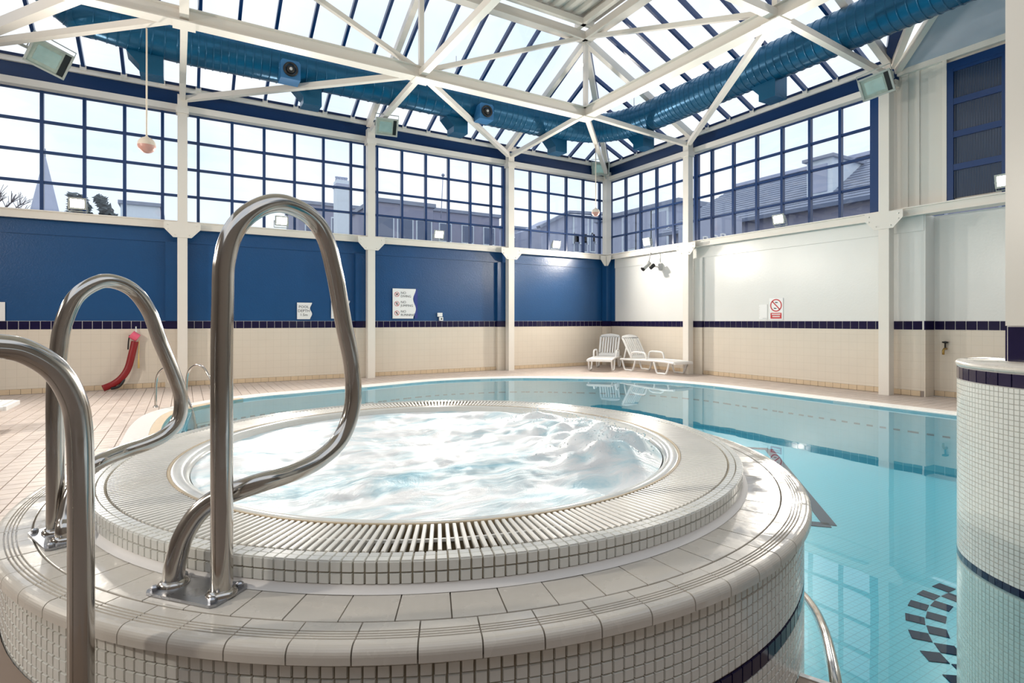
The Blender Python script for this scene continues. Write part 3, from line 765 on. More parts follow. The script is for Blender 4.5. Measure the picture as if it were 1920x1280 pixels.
# platform round the kerb: inner row of flat tiles and outer row of bull-nosed grooved tiles
plat = MB().lathe([(1.25, ZR-.006), (1.455, ZR-.006), (1.458, ZR-.03), (1.44, ZR-.045)], C, 160).build('platform', 'tread_grout', spa)
N1 = 76
prof = [(1.379, ZR-.008), (1.379, ZR-.001), (1.3805, ZR)]
for r in (1.412, 1.4205, 1.429, 1.4375): prof += [(r-.0022, ZR), (r-.0012, ZR-.0048), (r+.0012, ZR-.0048), (r+.0022, ZR)]
for k in range(0, 7): a = (pi/2)*k/6; prof.append((1.450 + .018*math.sin(a), ZR - .018 + .018*math.cos(a)))
prof += [(1.468, ZR-.032), (1.460, ZR-.038), (1.445, ZR-.038)]
gap = .0030
me_o = MB().lathe([(r, z) for r, z in prof], (0, 0), 4, -pi/N1 + gap/1.42/2, pi/N1 - gap/1.42/2, True, True).mesh('nosing_tile', 'tread_tile')
me_i = MB().lathe([(1.258, ZR-.008), (1.258, ZR-.001), (1.2595, ZR), (1.3735, ZR), (1.375, ZR-.001), (1.375, ZR-.008)], (0, 0), 4, -pi/N1 + gap/1.32/2, pi/N1 - gap/1.32/2, False, True).mesh('platform_tile', 'tread_tile')
for me in (me_o,):
    for p in me.polygons: p.use_smooth = False
for k in range(N1):
    a = 2*pi*(k+.3)/N1
    link('nosing_tile', me_o, plat, Matrix.Translation((SX, SY, random.uniform(-.0005, .0005))) @ Matrix.Rotation(a, 4, 'Z'))
    link('platform_tile', me_i, plat, Matrix.Translation((SX, SY, random.uniform(-.0006, .0004))) @ Matrix.Rotation(a + .55*2*pi/N1, 4, 'Z'))
# kerb mosaic: two rows on the side, two narrow rows on the top
items = []; NK = 300
for k in range(NK):
    a = 2*pi*k/NK; n_, t_ = axes(a)
    for z in (ZK - .0145, ZK - .0145 - PT):
        M = frame(radial(RKO-.006, a, z), t_, (0, 0, 1), n_); items.append(((M.translation-CAMP).length, M))
split_tiles(kerb, 'mosaic_tile', 'mosaic_white', items, PT-.003, PT-.003, .006, .0012)
items = []
for k in range(NK):
    a = 2*pi*k/NK; n_, t_ = axes(a)
    M = frame(radial(RKO-.0125, a, ZK-.006), t_, -n_, (0, 0, 1)); items.append(((M.translation-CAMP).length, M))
split_tiles(kerb, 'kerb_top_tile', 'mosaic_white', items, PT-.003, .0225, .006, .0012)
items = []
for k in range(NK):
    a = 2*pi*k/NK; n_, t_ = axes(a)
    M = frame(radial(RKO-.0365, a, ZK-.006), t_, -n_, (0, 0, 1)); items.append(((M.translation-CAMP).length, M))
split_tiles(kerb, 'kerb_inner_tile', 'mosaic_white', items, PT-.0034, .0215, .005, .0012)
# overflow grating
MB().lathe([(RGI+.005, ZK-.05), (RGI+.005, ZK-.002), (RGI+.003, ZK), (RGI-.004, ZK), (RGI-.006, ZK-.004)], C, 200, smooth=False).build('stained_edge', 'stained_edge', spa)
grate = MB().lathe([(1.120, ZK-.014), (1.120, ZK-.006), (1.126, ZK-.006), (1.126, ZK-.014)], C, 200, smooth=False, closed_prof=True).build('grating_ring', 'grating_white', spa)
NS = 344; items = []
smv = MB()
def slat_mesh():
    mb = MB(); L = (RGO - RGI - .012)/2
    pr = [(-.0046, -.016), (.0046, -.016), (.0053, -.003), (.0038, 0), (-.0038, 0), (-.0053, -.003)]
    mb.prism(pr, frame((-L, 0, 0), (0, 1, 0), (0, 0, 1), (1, 0, 0)), 2*L); return mb
sm_ = slat_mesh(); sme = sm_.mesh('grating_slat', 'grating_white'); far = MB(); lst = []
for k in range(NS):
    a = 2*pi*k/NS; n_, t_ = axes(a); M = frame(radial((RGO+RGI)/2, a, ZK-.001), n_, t_, (0, 0, 1)); lst.append(((M.translation-CAMP).length, M))
lst.sort(key=lambda t: t[0])
for _, M in lst[:300]: link('grating_slat', sme, grate, M)
for _, M in lst[300:]:
    b0 = len(far.v); far.v += [tuple(M @ Vector(v)) for v in sm_.v]; far.f += [tuple(b0+i for i in f) for f in sm_.f]; far.sm += sm_.sm
tag(far.build('grating_slat_field', 'grating_white', grate), kind='stuff')
# bubbling water
mb = MB(); NR, NA = 70, 220
m1 = cw(.40, 2.30); m2 = cw(.13, 3.05); m3 = cw(.33, 2.75); m4 = cw(-.15, 2.05)
def wz_(x, y, r):
    p = Vector((x*CA + y*SA, x*SA - y*CA))
    v = noise.noise((x*3.1, y*3.1, 3.3))*.020 + noise.noise((x*7, y*7, 8.1))*.012 + noise.noise((x*17, y*17, 1.7))*.0055 + noise.noise((x*40, y*40, 5.7))*.002
    def bumpf(c, rr, h): d2 = ((x-c.x)**2 + (y-c.y)**2)/rr**2; return h*math.exp(-d2)*(1 + .5*noise.noise((x*12, y*12, 9.)))
    v += bumpf(m1, .26, .085) + bumpf(m2, .12, .035) + bumpf(m3, .30, .045) + bumpf(m4, .2, .02)
    e_ = min(1.0, max(0.0, (r - .86)/.10))
    return ZW - .018 + v*(1 - e_*e_*.9) - .003*e_
for i in range(NR+1):
    r = (RW-.002)*(i/NR)**.8
    for k in range(NA):
        a = 2*pi*k/NA; x = SX + r*math.cos(a); y = SY + r*math.sin(a); mb.v.append((x, y, wz_(x, y, r)))
for i in range(NR):
    for k in range(NA):
        j = (k+1) % NA; mb.f.append((i*NA+k, (i+1)*NA+k, (i+1)*NA+j, i*NA+j)); mb.sm.append(True)
foam = mb.build('spa_water', 'spa_foam'); tag(foam, 'white foaming bubbling water filling the round spa', 'water', kind='stuff')
mb = MB()          # thrown droplets over the jets
for i in range(420):
    c = random.choice((m1, m1, m2, m3)); a = random.uniform(0, 2*pi); rr = abs(random.gauss(0, .13)); x = c.x + rr*math.cos(a); y = c.y + rr*math.sin(a)
    if math.hypot(x-SX, y-SY) > .95: continue
    z = wz_(x, y, math.hypot(x-SX, y-SY)) + abs(random.gauss(0, .018)); mb.sphere((x, y, z), random.uniform(.0015, .0038), 6, 4)
tag(mb.build('spray_droplet_field', 'spa_foam', foam), kind='stuff')
# brown steps against the front of the spa
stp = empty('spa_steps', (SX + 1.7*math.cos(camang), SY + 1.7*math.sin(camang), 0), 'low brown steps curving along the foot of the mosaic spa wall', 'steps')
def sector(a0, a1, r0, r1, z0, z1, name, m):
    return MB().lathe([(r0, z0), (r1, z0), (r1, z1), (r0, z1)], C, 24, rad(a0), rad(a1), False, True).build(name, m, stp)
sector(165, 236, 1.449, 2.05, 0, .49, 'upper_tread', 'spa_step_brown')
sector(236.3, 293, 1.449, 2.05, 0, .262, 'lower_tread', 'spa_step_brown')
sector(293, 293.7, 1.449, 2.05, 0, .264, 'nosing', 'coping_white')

# ---- stainless handrails
def rail_thing(label, feet, base_z, path, r, plate_axis, pc=None, plate=True):
    f0 = feet[0]; c = sum((Vector(f) for f in feet), Vector())/len(feet)
    t = empty('spa_handrail', (c.x, c.y, base_z), label, 'handrail', 'stainless loop handrails of the spa')
    MB().tube(catmull(path, 10), r, 24).build('tube', 'stainless', t)
    for f in feet: MB().lathe([(r+.010, base_z+.004), (r+.010, base_z+.010), (r+.004, base_z+.016), (r, base_z+.018)], (f[0], f[1]), 24).build('flange', 'stainless', t)
    if plate:
        ax = Vector((*plate_axis[:2], 0)).normalized(); ay = Vector((-ax.y, ax.x, 0)); L = .098; Wd = .052
        rc = [(-L+.01, -Wd), (L-.01, -Wd), (L, -Wd+.01), (L, Wd-.01), (L-.01, Wd), (-L+.01, Wd), (-L, Wd-.01), (-L, -Wd+.01)]
        pl = MB().prism(rc, frame((c.x, c.y, base_z+.0012), ax, ay, (0, 0, 1)), .006).build('base_plate', 'stainless_plate', t)
        for sx in (-.082, .082):
            for sy in (-.037, .037):
                p = Vector((c.x, c.y, 0)) + ax*sx + ay*sy
                MB().lathe([(.0085, base_z+.006), (.0085, base_z+.014), (.005, base_z+.017), (0, base_z+.018)], (p.x, p.y), 6, smooth=False).build('bolt', 'stainless_plate', pl)
    return t
D = (.5, .866)          # direction (right, away) in which the loops lean over the water
def loop_pt(foot, px, py):
    u = (px - 960)/F; s = (u*foot[1] - foot[0])/(D[0] - u*D[1]); X = foot[0] + D[0]*s; Y = foot[1] + D[1]*s
    return cw(X, Y, EYE + (HZ - py)/F*Y)
def cfoot(px, py, z): h = EYE - z; d = py - HZ; return ((px-960)*h/d, F*h/d)
# tall loop in the middle
fp = cfoot(416, 1117, ZR); fq = cfoot(326, 1099, ZR)
W2 = cw(*fp, ZR); W1 = cw(*fq, ZR)
path = [W2, W2 + Vector((0, 0, .25)), W2 + Vector((0, 0, .50))] + [loop_pt(fp, *q) for q in ((418, 560), (421, 490), (440, 430), (478, 393), (525, 381), (575, 401), (607, 440), (627, 510), (645, 610), (660, 690), (661, 760), (640, 820), (600, 860), (550, 885), (490, 904))]
off = W1 - W2
path += [at_t(440, 921, 1.272), at_t(400, 938, 1.275), at_t(368, 966, 1.270), at_t(343, 1007, 1.262), at_t(330, 1050, 1.256), W1 + Vector((0, 0, .03)), W1]
rail_thing('tall stainless steel loop handrail with a bolted base plate on the spa platform', [W2, W1], ZR, path, .0225, off)
# second loop further left
fp2 = cfoot(104, 1000, ZR); fq2 = cfoot(121, 1014, ZR)
V2 = cw(*fp2, ZR); V1 = cw(*cfoot(121, 1014, ZR), ZR)
path = [V2, V2 + Vector((0, 0, .2)), V2 + Vector((0, 0, .40))] + [loop_pt(fp2, *q) for q in ((110, 660), (118, 610), (140, 560), (175, 533), (210, 527), (250, 545), (280, 585), (300, 640), (325, 700), (339, 745), (335, 785), (312, 813), (275, 832), (230, 847))]
off2 = V1 - V2
path += [at_t(186, 866, 1.64), at_t(155, 893, 1.60), at_t(134, 932, 1.56), at_t(124, 975, 1.53), V1 + Vector((0, 0, .03)), V1]
rail_thing('smaller looking stainless steel loop handrail standing behind the nearest post', [V2, V1], ZR, path, .0215, off2)
# nearest post on the step
fz = .49
X3, Y3 = (152-960)/F*1.03, 1.03; U = cw(X3, Y3, fz)
def near_pt(px, py):
    u = (px - 960)/F; s = (u*Y3 - X3)/(-D[0] + u*D[1]); X = X3 - D[0]*s; Y = Y3 - D[1]*s
    return cw(X, Y, EYE + (HZ - py)/F*Y)
path = [U, U+Vector((0, 0, .2)), cw(X3, Y3, .85), cw(X3, Y3, 1.0), near_pt(148, 800), near_pt(136, 745), near_pt(105, 695), near_pt(55, 662), near_pt(5, 650), near_pt(-60, 655), near_pt(-130, 700), near_pt(-190, 800), near_pt(-215, 950)]
e3 = path[-1]; path += [Vector((e3.x, e3.y, .7)), Vector((e3.x, e3.y, .5)), Vector((e3.x, e3.y, .0))]
t = rail_thing('nearest stainless steel handrail cut off by the left edge of the picture', [U], fz, path, .021, (1, 0), plate=False)
# grab rail dipping into the pool behind the spa
gp_ = [at_t(1560, 1560, 1.42), at_t(1570, 1420, 1.58), at_t(1570, 1340, 1.74), at_t(1567, 1280, 1.85), at_t(1558, 1230, 2.0), at_t(1545, 1182, 2.2), at_t(1527, 1143, 2.45), at_t(1502, 1112, 2.7), at_t(1470, 1090, 2.95)]
gp_[0].z = 0.0
g_ = empty('grab_rail', gp_[0], 'curved stainless grab rail reaching over the pool beside the mosaic spa wall', 'handrail')
MB().tube(catmull(gp_, 8), .0195, 20).build('tube', 'stainless', g_)
MB().lathe([(.0195, .03), (.04, .01), (.042, 0)], (gp_[0].x, gp_[0].y), 20).build('flange', 'stainless', g_)

# ---- pool ladder
lad = empty('pool_ladder', on_z(320, 760, 0), 'stainless pool ladder with two arched rails at the far left pool edge', 'ladder')
lf = on_z(292, 763, 0); le = on_z(362, 768, WATER_Z); sh = Vector((.40, .30, 0))
for k in range(2):
    a = lf + sh*k; b = le + sh*k; d = b - a; d.z = 0
    pts = [a, a+Vector((0, 0, .22)), a+Vector((0, 0, .43))+d*.03, a+d*.12+Vector((0, 0, .54)), a+d*.30+Vector((0, 0, .60)), a+d*.48+Vector((0, 0, .56)), a+d*.66+Vector((0, 0, .40)), a+d*.86+Vector((0, 0, .14)), a+d*1.0+Vector((0, 0, -.08)), a+d*1.08+Vector((0, 0, -.35)), a+d*1.1+Vector((0, 0, -.75))]
    MB().tube(catmull(pts, 6), .019, 14).build('rail', 'stainless', lad)
    MB().lathe([(.019, .03), (.036, .012), (.038, .0)], (a.x, a.y), 16).build('flange', 'stainless', lad)
d = le - lf; d.z = 0
for z in (-.25, -.45, -.65): MB().beam(lf+d*1.07+Vector((0, 0, z)), lf+d*1.07+sh+Vector((0, 0, z)), .08, .025).build('rung', 'stainless', lad)

# ================================================================== ROUND MOSAIC PILLAR ON THE RIGHT
PC = cw(3.15, 2.81); PR = .70; PZ = 1.075
pil = empty('mosaic_pillar', (PC.x, PC.y, BED), 'round white mosaic plinth rising from the pool with a navy tile rim', 'pillar')
cc = (PC.x, PC.y)
core = MB().lathe([(PR-.006, BED), (PR-.006, PZ-.03)], cc, 120).build('core', 'mosaic_grout_grey', pil)
MB().lathe([(PR-.006, PZ-.032), (PR+.004, PZ-.026), (PR+.008, PZ-.012), (PR, PZ), (0, PZ)], cc, 120).build('cap', 'tread_tile', pil)
pang = math.atan2(-PC.y, -PC.x)
nb = 61; bme = tile_mesh('rim_tile', .0675, .066, .006, .0012, 'navy_tile')
for k in range(nb):
    a = 2*pi*k/nb; n_ = Vector((math.cos(a), math.sin(a), 0)); t_ = Vector((-n_.y, n_.x, 0))
    link('rim_tile', bme, core, frame((PC.x+(PR-.006)*n_.x, PC.y+(PR-.006)*n_.y, PZ-.068), t_, (0, 0, 1), n_))
items = []; NP = 166
zs = []; z = PZ - .104
while z > BED+.02:
    if not (-.042 < z - PT/2 < .002): zs.append(z-PT/2)
    z -= PT
for k in range(NP):
    a = 2*pi*k/NP; da = (a - pang + pi) % (2*pi) - pi
    if abs(da) > rad(105): continue
    n_ = Vector((math.cos(a), math.sin(a), 0)); t_ = Vector((-n_.y, n_.x, 0))
    for z in zs:
        M = frame((PC.x+(PR-.006)*n_.x, PC.y+(PR-.006)*n_.y, z), t_, (0, 0, 1), n_); q = proj(M.translation)
        vis = q and q[0] <= 1920 and abs(da) < rad(80) and z > -.06
        items.append(((M.translation-CAMP).length + (0 if vis else 10), M))
split_tiles(core, 'mosaic_tile', 'mosaic_white', items, PT-.0020, PT-.0020, .006, .0012)
wl_me = tile_mesh('waterline_tile', .0415, .040, .0065, .0012, 'navy_tile')
for k in range(105):
    a = 2*pi*k/105; n_ = Vector((math.cos(a), math.sin(a), 0)); t_ = Vector((-n_.y, n_.x, 0))
    link('waterline_tile', wl_me, core, frame((PC.x+(PR-.006)*n_.x, PC.y+(PR-.006)*n_.y, -.020), t_, (0, 0, 1), n_))
qx, qy = 3.885, 1.245
col = empty('square_column', (qx+.3, qy-.28, PZ), 'thick cream square column with navy tiled base standing on the mosaic plinth', 'column')
MB().box(qx, qx+.55, qy-.55, qy, PZ+.20, 7.6).build('shaft', 'cream_panel', col)
MB().box(qx+.006, qx+.55, qy-.55, qy-.006, PZ, PZ+.20).build('base_bed', 'grout_pale', col)
for k in range(3):
    MB().box(qx-.004, qx+.007, qy-.012-k*.18-.174, qy-.012-k*.18, PZ+.006, PZ+.194).build('base_tile', 'navy_tile', col)
    MB().box(qx+.012+k*.18, qx+.012+k*.18+.174, qy-.007, qy+.004, PZ+.006, PZ+.194).build('base_tile', 'navy_tile', col)

# ================================================================== FLOODLIGHTS
def flood(pos, aim, label, lit, size=.30, up=(0, 0, 1)):
    f = empty('floodlight', pos, label, 'floodlight', 'lit floodlights along the sill' if lit else 'unlit floodlights at the column heads')
    z = Vector(aim).normalized(); x = Vector(up).cross(z).normalized(); y = z.cross(x); M = frame(pos, x, y, z)
    w, h = size/2, size*.38
    mb = MB(); b = [(-w*.6, -h*.6, -.14), (w*.6, -h*.6, -.14), (w*.6, h*.6, -.14), (-w*.6, h*.6, -.14), (-w, -h, 0), (w, -h, 0), (w, h, 0), (-w, h, 0)]
    mb.v = [tuple(M @ Vector(p)) for p in b]; mb.f = [(3, 2, 1, 0), (0, 1, 5, 4), (1, 2, 6, 5), (2, 3, 7, 6), (3, 0, 4, 7)]; mb.sm = [False]*5
    mb.build('housing', 'lamp_housing', f)
    mb = MB()
    for a0, a1, b0, b1 in ((-w-.02, w+.02, h-.01, h+.02), (-w-.02, w+.02, -h-.02, -h+.01), (-w-.02, -w+.01, -h, h), (w-.01, w+.02, -h, h)):
        mb.quadbox(M @ Vector(((a0+a1)/2, (b0+b1)/2, .005)), a1-a0, b1-b0, .03, M.to_3x3())
    mb.build('bezel', 'lamp_housing', f)
    MB().quadbox(M @ Vector((0, 0, -.004)), 2*w-.02, 2*h-.02, .006, M.to_3x3()).build('lens', 'lamp_lit' if lit else 'lamp_glass', f)
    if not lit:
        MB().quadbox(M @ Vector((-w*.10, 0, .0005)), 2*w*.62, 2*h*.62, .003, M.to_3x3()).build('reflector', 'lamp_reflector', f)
        MB().quadbox(M @ Vector((w*.80, 0, .001)), 2*w*.17, 2*h-.03, .004, M.to_3x3()).build('shaded_side', 'black_rubber', f)  # dark strip painting the shaded inner side of the lamp
    pts = [M @ Vector(p) for p in ((-w-.03, 0, -.03), (-w-.03, h+.08, -.05), (w+.03, h+.08, -.05), (w+.03, 0, -.03))] if not lit else [M @ Vector(p) for p in ((-w-.03, 0, -.03), (-w-.03, -h-.06, -.05), (w+.03, -h-.06, -.05), (w+.03, 0, -.03))]
    MB().tube(pts, .010, 6).build('bracket', 'lamp_housing', f)
    if lit:
        ld = bpy.data.lights.new('flood_beam', 'SPOT'); ld.energy = LAMP_W; ld.color = (1.0, .925, .82); ld.spot_size = rad(156); ld.spot_blend = .75; ld.shadow_soft_size = .10
        lo = bpy.data.objects.new('flood_beam', ld); COL.objects.link(lo); lo.matrix_world = frame(M @ Vector((0, 0, .06)), x, -y, -z)
        W_ = lo.matrix_world.copy(); lo.parent = f; lo.matrix_parent_inverse = Matrix.Translation(-Vector(pos)); lo.matrix_basis = W_
    return f
LY = YA - .26; LX = XB - .26
def litA(px, py, label): p = on_y(px, py, LY); flood(Vector((p.x, LY, 3.43)), (0, -1, -.22), label, True, .22)
def litB(px, py, label): p = on_x(px, py, LX); flood(Vector((LX, p.y, 3.43)), (-1, 0, -.22), label, True, .22)
litA(145, 385, 'lit floodlight on the sill in front of the church spire')
litA(528, 415, 'lit floodlight on the sill framed by the tall handrail loop')
litA(823, 437, 'lit floodlight on the sill above the swimming rules sign')
litA(1043, 460, 'lit floodlight on the blue wall sill nearest the corner')
litB(1213, 458, 'lit floodlight on the sill right above the security camera')
litB(1460, 410, 'lit floodlight on the sill above the red prohibition sign')
litB(1886, 345, 'lit floodlight under the tall blue window at the right edge')
for p, l in (((-5.35, 8.2, 3.43), 'lit floodlight on the far left wall near the blue wall'), ((-5.35, 3.4, 3.43), 'lit floodlight on the far left wall beside the photographer')):
    flood(Vector(p), (1, 0, -.22), l, True, .22)
def dark(px, py, t, size, label, aim=None, up=(0, 0, 1), hold=None):
    p = at_t(px, py, t); v = Vector((0, 0, EYE)) - p; v = (v.normalized() + Vector((0, 0, -.15)) + Vector(aim or (0, 0, 0)))
    f = flood(p, v, label, False, size, up)
    if hold: MB().beam(p - v.normalized()*.10, hold, .035, .035).build('arm', 'lamp_housing', f)
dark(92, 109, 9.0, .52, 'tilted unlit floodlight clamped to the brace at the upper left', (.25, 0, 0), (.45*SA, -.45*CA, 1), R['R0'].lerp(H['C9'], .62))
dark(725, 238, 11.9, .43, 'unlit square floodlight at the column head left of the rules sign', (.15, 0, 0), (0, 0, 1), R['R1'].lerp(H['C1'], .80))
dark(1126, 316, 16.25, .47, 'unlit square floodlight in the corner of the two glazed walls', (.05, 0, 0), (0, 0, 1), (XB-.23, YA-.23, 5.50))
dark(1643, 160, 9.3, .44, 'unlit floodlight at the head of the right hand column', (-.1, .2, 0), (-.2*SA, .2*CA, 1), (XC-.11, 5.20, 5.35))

# ---- two hanging balls
def ball(px, py, t, r, top, label):
    p = at_t(px, py, t); b = empty('hanging_ball', p, label, 'ball', 'two tone balls hung on cords')
    for (t0, t1, nm, m) in ((0, .52, 'upper_half', 'ball_cream'), (.52, 1, 'lower_half', 'ball_pink')):
        pr = [(r*math.sin(pi*(t0+(t1-t0)*k/8)), p.z + r*math.cos(pi*(t0+(t1-t0)*k/8))) for k in range(9)]
        MB().lathe(pr, (p.x, p.y), 24).build(nm, m, b)
    MB().tube([p+Vector((0, 0, r*.95)), Vector((p.x, p.y, top))], .012, 8).build('cord', 'ball_cream', b)
    MB().lathe([(0, p.z+r*1.12), (.022, p.z+r*1.08), (.03, p.z+r*.9)], (p.x, p.y), 12).build('cord_collar', 'ball_cream', b)
ball(275, 272, 8.38, .122, 5.72, 'large cream and pink ball hanging on a cord at the left')
ball(1117, 398, 13.82, .10, 5.73, 'small looking cream and pink ball hanging near the corner')

# ================================================================== WALL FITTINGS
def wave_outline(w, h, amp):
    pts = [(0, 0)]
    pts = [(0, 0)] + [(w - amp + amp*math.cos(2*pi*(1-t)/.68), h*t) for t in [k/20 for k in range(21)]] + [(0, h)]
    return pts
XA, ZA, NA_ = (1, 0, 0), (0, 0, 1), (0, -1, 0)
def sign_A(x, z, w, h, label, amp, name='wall_sign'):
    s = empty(name, (x, YA-.03, z), label, 'sign')
    M = frame((x, YA-.022, z), XA, ZA, NA_)
    MB().prism(wave_outline(w, h, amp), M, .008).build('panel', 'sign_white', s)
    return s, M
def ring2d(r0, r1, M, par, name, m, n=28, d=.002):
    mb = MB().lathe([(r0, 0), (r1, 0), (r1, d), (r0, d)], (0, 0), n, smooth=False, closed_prof=True).mesh(name, m); link(name, mb, par, M)
s, M = sign_A(4.29, 1.365, .585, .72, 'white no diving, no jumping, no running sign with wavy right edge on the blue wall', .035)
MB().prism([(.56, 0), (.63, 0), (.63, .72), (.52, .72)], frame((4.29, YA-.021, 1.365), XA, ZA, NA_), .003).build('navy_edge', 'sign_navy', s)
for k, (a, b) in enumerate((('NO', 'DIVING'), ('NO', 'JUMPING'), ('NO', 'RUNNING'))):
    zz = .58 - k*.225
    Mi = M @ Matrix.Translation((.105, zz, .0085)); ring2d(.050, .060, Mi, s, 'icon_ring', 'sign_red')
    MB().quadbox((0, 0, .001), .008, .11, .002, Matrix.Rotation(rad(45), 3, 'Z')).mesh('icon_bar')
    link('icon_bar', MB().quadbox((0, 0, .001), .009, .11, .002, Matrix.Rotation(rad(45), 3, 'Z')).mesh('icon_bar', 'sign_red'), s, Mi)
    fig = MB()                                                    # little figure: head, body, limbs
    tilt = (-.9, 0.0, .35)[k]; Rm = Matrix.Rotation(tilt, 3, 'Z')
    for cx, cy, ww, hh, an in ((0, .028, .016, .016, 0), (0, .006, .014, .032, 0), (.012, .008, .006, .028, .8), (-.012, .008, .006, .028, -.8), (.007, -.022, .007, .032, .3), (-.007, -.022, .007, .032, -.35)):
        fig.quadbox(Rm @ Vector((cx, cy, .0015)), ww, hh, .003, Rm @ Matrix.Rotation(-an, 3, 'Z'))
    link('icon_figure', fig.mesh('icon_figure', 'sign_text'), s, Mi)
    text_mesh('lettering', a, .085, M @ Matrix.Translation((.20, zz+.012, .0085)), 'sign_text', s)
    text_mesh('lettering', b, .078, M @ Matrix.Translation((.20, zz-.068, .0085)), 'sign_text', s)
s, M = sign_A(2.13, 1.345, .315, .365, 'small white pool depth sign with wavy edge on the blue wall', .022)
for k, a in enumerate(('POOL', 'DEPTH', '1.5m')): text_mesh('lettering', a, .082, M @ Matrix.Translation((.142, .245-k*.088, .0085)), 'sign_text', s, align='CENTER')
s, M = sign_A(2.86, 1.36, .42, .41, 'white sign almost hidden behind the tall handrail loop', .022)
s = empty('warning_sign', (-2.9, YA-.03, 1.3), 'white framed sign with a red panel at the left edge of the blue wall', 'sign')
MB().box(-3.12, -2.70, YA-.03, YA-.022, 1.305, 1.635).build('panel', 'sign_white', s); MB().box(-3.06, -2.79, YA-.034, YA-.030, 1.46, 1.585).build('red_panel', 'sign_red', s)
o = empty('socket_plate', (5.51, YA-.03, 1.46), 'blank white plate on the blue wall, upper of two', 'socket'); MB().box(5.44, 5.57, YA-.05, YA-.02, 1.415, 1.51).build('plate', 'plastic_white', o); MB().box(5.455, 5.555, YA-.054, YA-.05, 1.43, 1.495).build('cover', 'plastic_white', o)
o = empty('socket_plate', (5.55, YA-.03, 1.33), 'white square box with a dark button just above the navy tiles', 'socket'); MB().box(5.485, 5.585, YA-.06, YA-.02, 1.312, 1.402).build('plate', 'plastic_white', o)
link('button', MB().lathe([(0, .012), (.018, .01), (.02, 0)], (0, 0), 12).mesh('button', 'black_rubber'), o, frame((5.54, YA-.06, 1.357), XA, ZA, NA_))
# red prohibition sign on the white wall
XBs, ZBs, NBs = (0, -1, 0), (0, 0, 1), (-1, 0, 0)
s = empty('prohibition_sign', (XB-.02, 7.36, 1.35), 'white sign with red ring, diagonal bar and red caption on the white wall', 'sign')
M = frame((XB-.004, 7.53, 1.335), XBs, ZBs, NBs)
MB().prism([(0, 0), (.32, 0), (.32, .46), (0, .46)], M, .006).build('panel', 'sign_white', s)
Mi = M @ Matrix.Translation((.16, .305, .0065)); ring2d(.112, .136, Mi, s, 'red_ring', 'sign_red', 40)
link('diagonal_bar', MB().quadbox((0, 0, .001), .024, .25, .002, Matrix.Rotation(rad(45), 3, 'Z')).mesh('diagonal_bar', 'sign_red'), s, Mi)
for cx, cy in ((.012, .062), (-.018, -.062)):
    link('shoe_print', MB().prism([(-.035, .004), (-.02, .014), (.0, .010), (.03, .004), (.034, -.008), (.015, -.012), (-.03, -.008)], Matrix.Identity(4), .002).mesh('shoe_print', 'sign_text'), s, Mi @ Matrix.Translation((cx, cy, 0)))
MB().prism([(.03, .02), (.29, .02), (.29, .145), (.03, .145)], M @ Matrix.Translation((0, 0, .0065)), .0015).build('caption_panel', 'sign_red', s)
for k in range(2):
    for i in range(8 - k): MB().prism([(0, 0), (.018, 0), (.018, .026), (0, .026)], M @ Matrix.Translation((.065+k*.013+i*.025, .100-k*.048, .0082)), .001).build('caption_mark', 'sign_white', s)
s = empty('faded_label', (XB-.02, 7.68, 1.4), 'pale faded label on the white wall left of the red ring sign', 'sign')
M = frame((XB-.004, 7.78, 1.345), XBs, ZBs, NBs); MB().prism([(0, 0), (.20, 0), (.20, .32), (0, .32)], M, .004).build('panel', 'plastic_white', s)
MB().prism([(.09, .01), (.19, .01), (.19, .022), (.09, .022)], M @ Matrix.Translation((0, 0, .0042)), .001).build('faint_line', 'cctv_grey', s)
for k in range(5): MB().prism([(.008, .06+k*.045), (.014, .06+k*.045), (.014, .085+k*.045), (.008, .085+k*.045)], M @ Matrix.Translation((0, 0, .0042)), .001).build('faint_line', 'cctv_grey', s)
# security camera
cp = Vector((XB-.30, 10.92, 2.80)); s = empty('security_camera', cp, 'white and black security camera hanging under the sill of the white wall', 'camera')
MB().tube([cp+Vector((.06, 0, .10)), cp+Vector((.10, -.03, .34))], .016, 10).build('stem', 'cctv_grey', s)
dv = Vector((-.5, .1, -.42)).normalized()
MB().tube([cp-dv*.10, cp+dv*.16], .058, 18).build('housing', 'cctv_grey', s); MB().tube([cp+dv*.16, cp+dv*.19], .060, 18).build('lens_hood', 'black_rubber', s)
c2_ = cp+Vector((.05, -.16, -.03)); MB().tube([c2_-dv*.04, c2_+dv*.10], .05, 16).build('infrared_lamp', 'black_rubber', s)
MB().box(XB-.05, XB-.001, 10.66, 10.78, 2.66, 2.84).build('wall_bracket', 'cctv_grey', s); MB().beam((XB-.05, 10.72, 2.74), cp+Vector((.04, -.08, -.03)), .03, .03).build('arm', 'cctv_grey', s)
# tap
tp = Vector((XR-.04, 4.40, .80)); s = empty('wall_tap', tp, 'brass wall tap on the cream tiles behind the mosaic plinth', 'tap')
MB().tube([tp+Vector((.04, 0, .03)), tp+Vector((-.05, 0, .03)), tp+Vector((-.09, 0, .0)), tp+Vector((-.09, 0, -.07))], .018, 12).build('spout', 'brass', s)
MB().lathe([(0, tp.z+.16), (.045, tp.z+.15), (.045, tp.z+.13), (.012, tp.z+.12), (.012, tp.z+.03)], (tp.x-.02, tp.y), 14).build('handle', 'black_rubber', s)
MB().lathe([(.035, .0), (.03, .01)], (0, 0), 14).build('rose', 'brass', s).matrix_basis = frame(tp+Vector((.03, 0, .03)), (0, 1, 0), (0, 0, 1), (1, 0, 0))
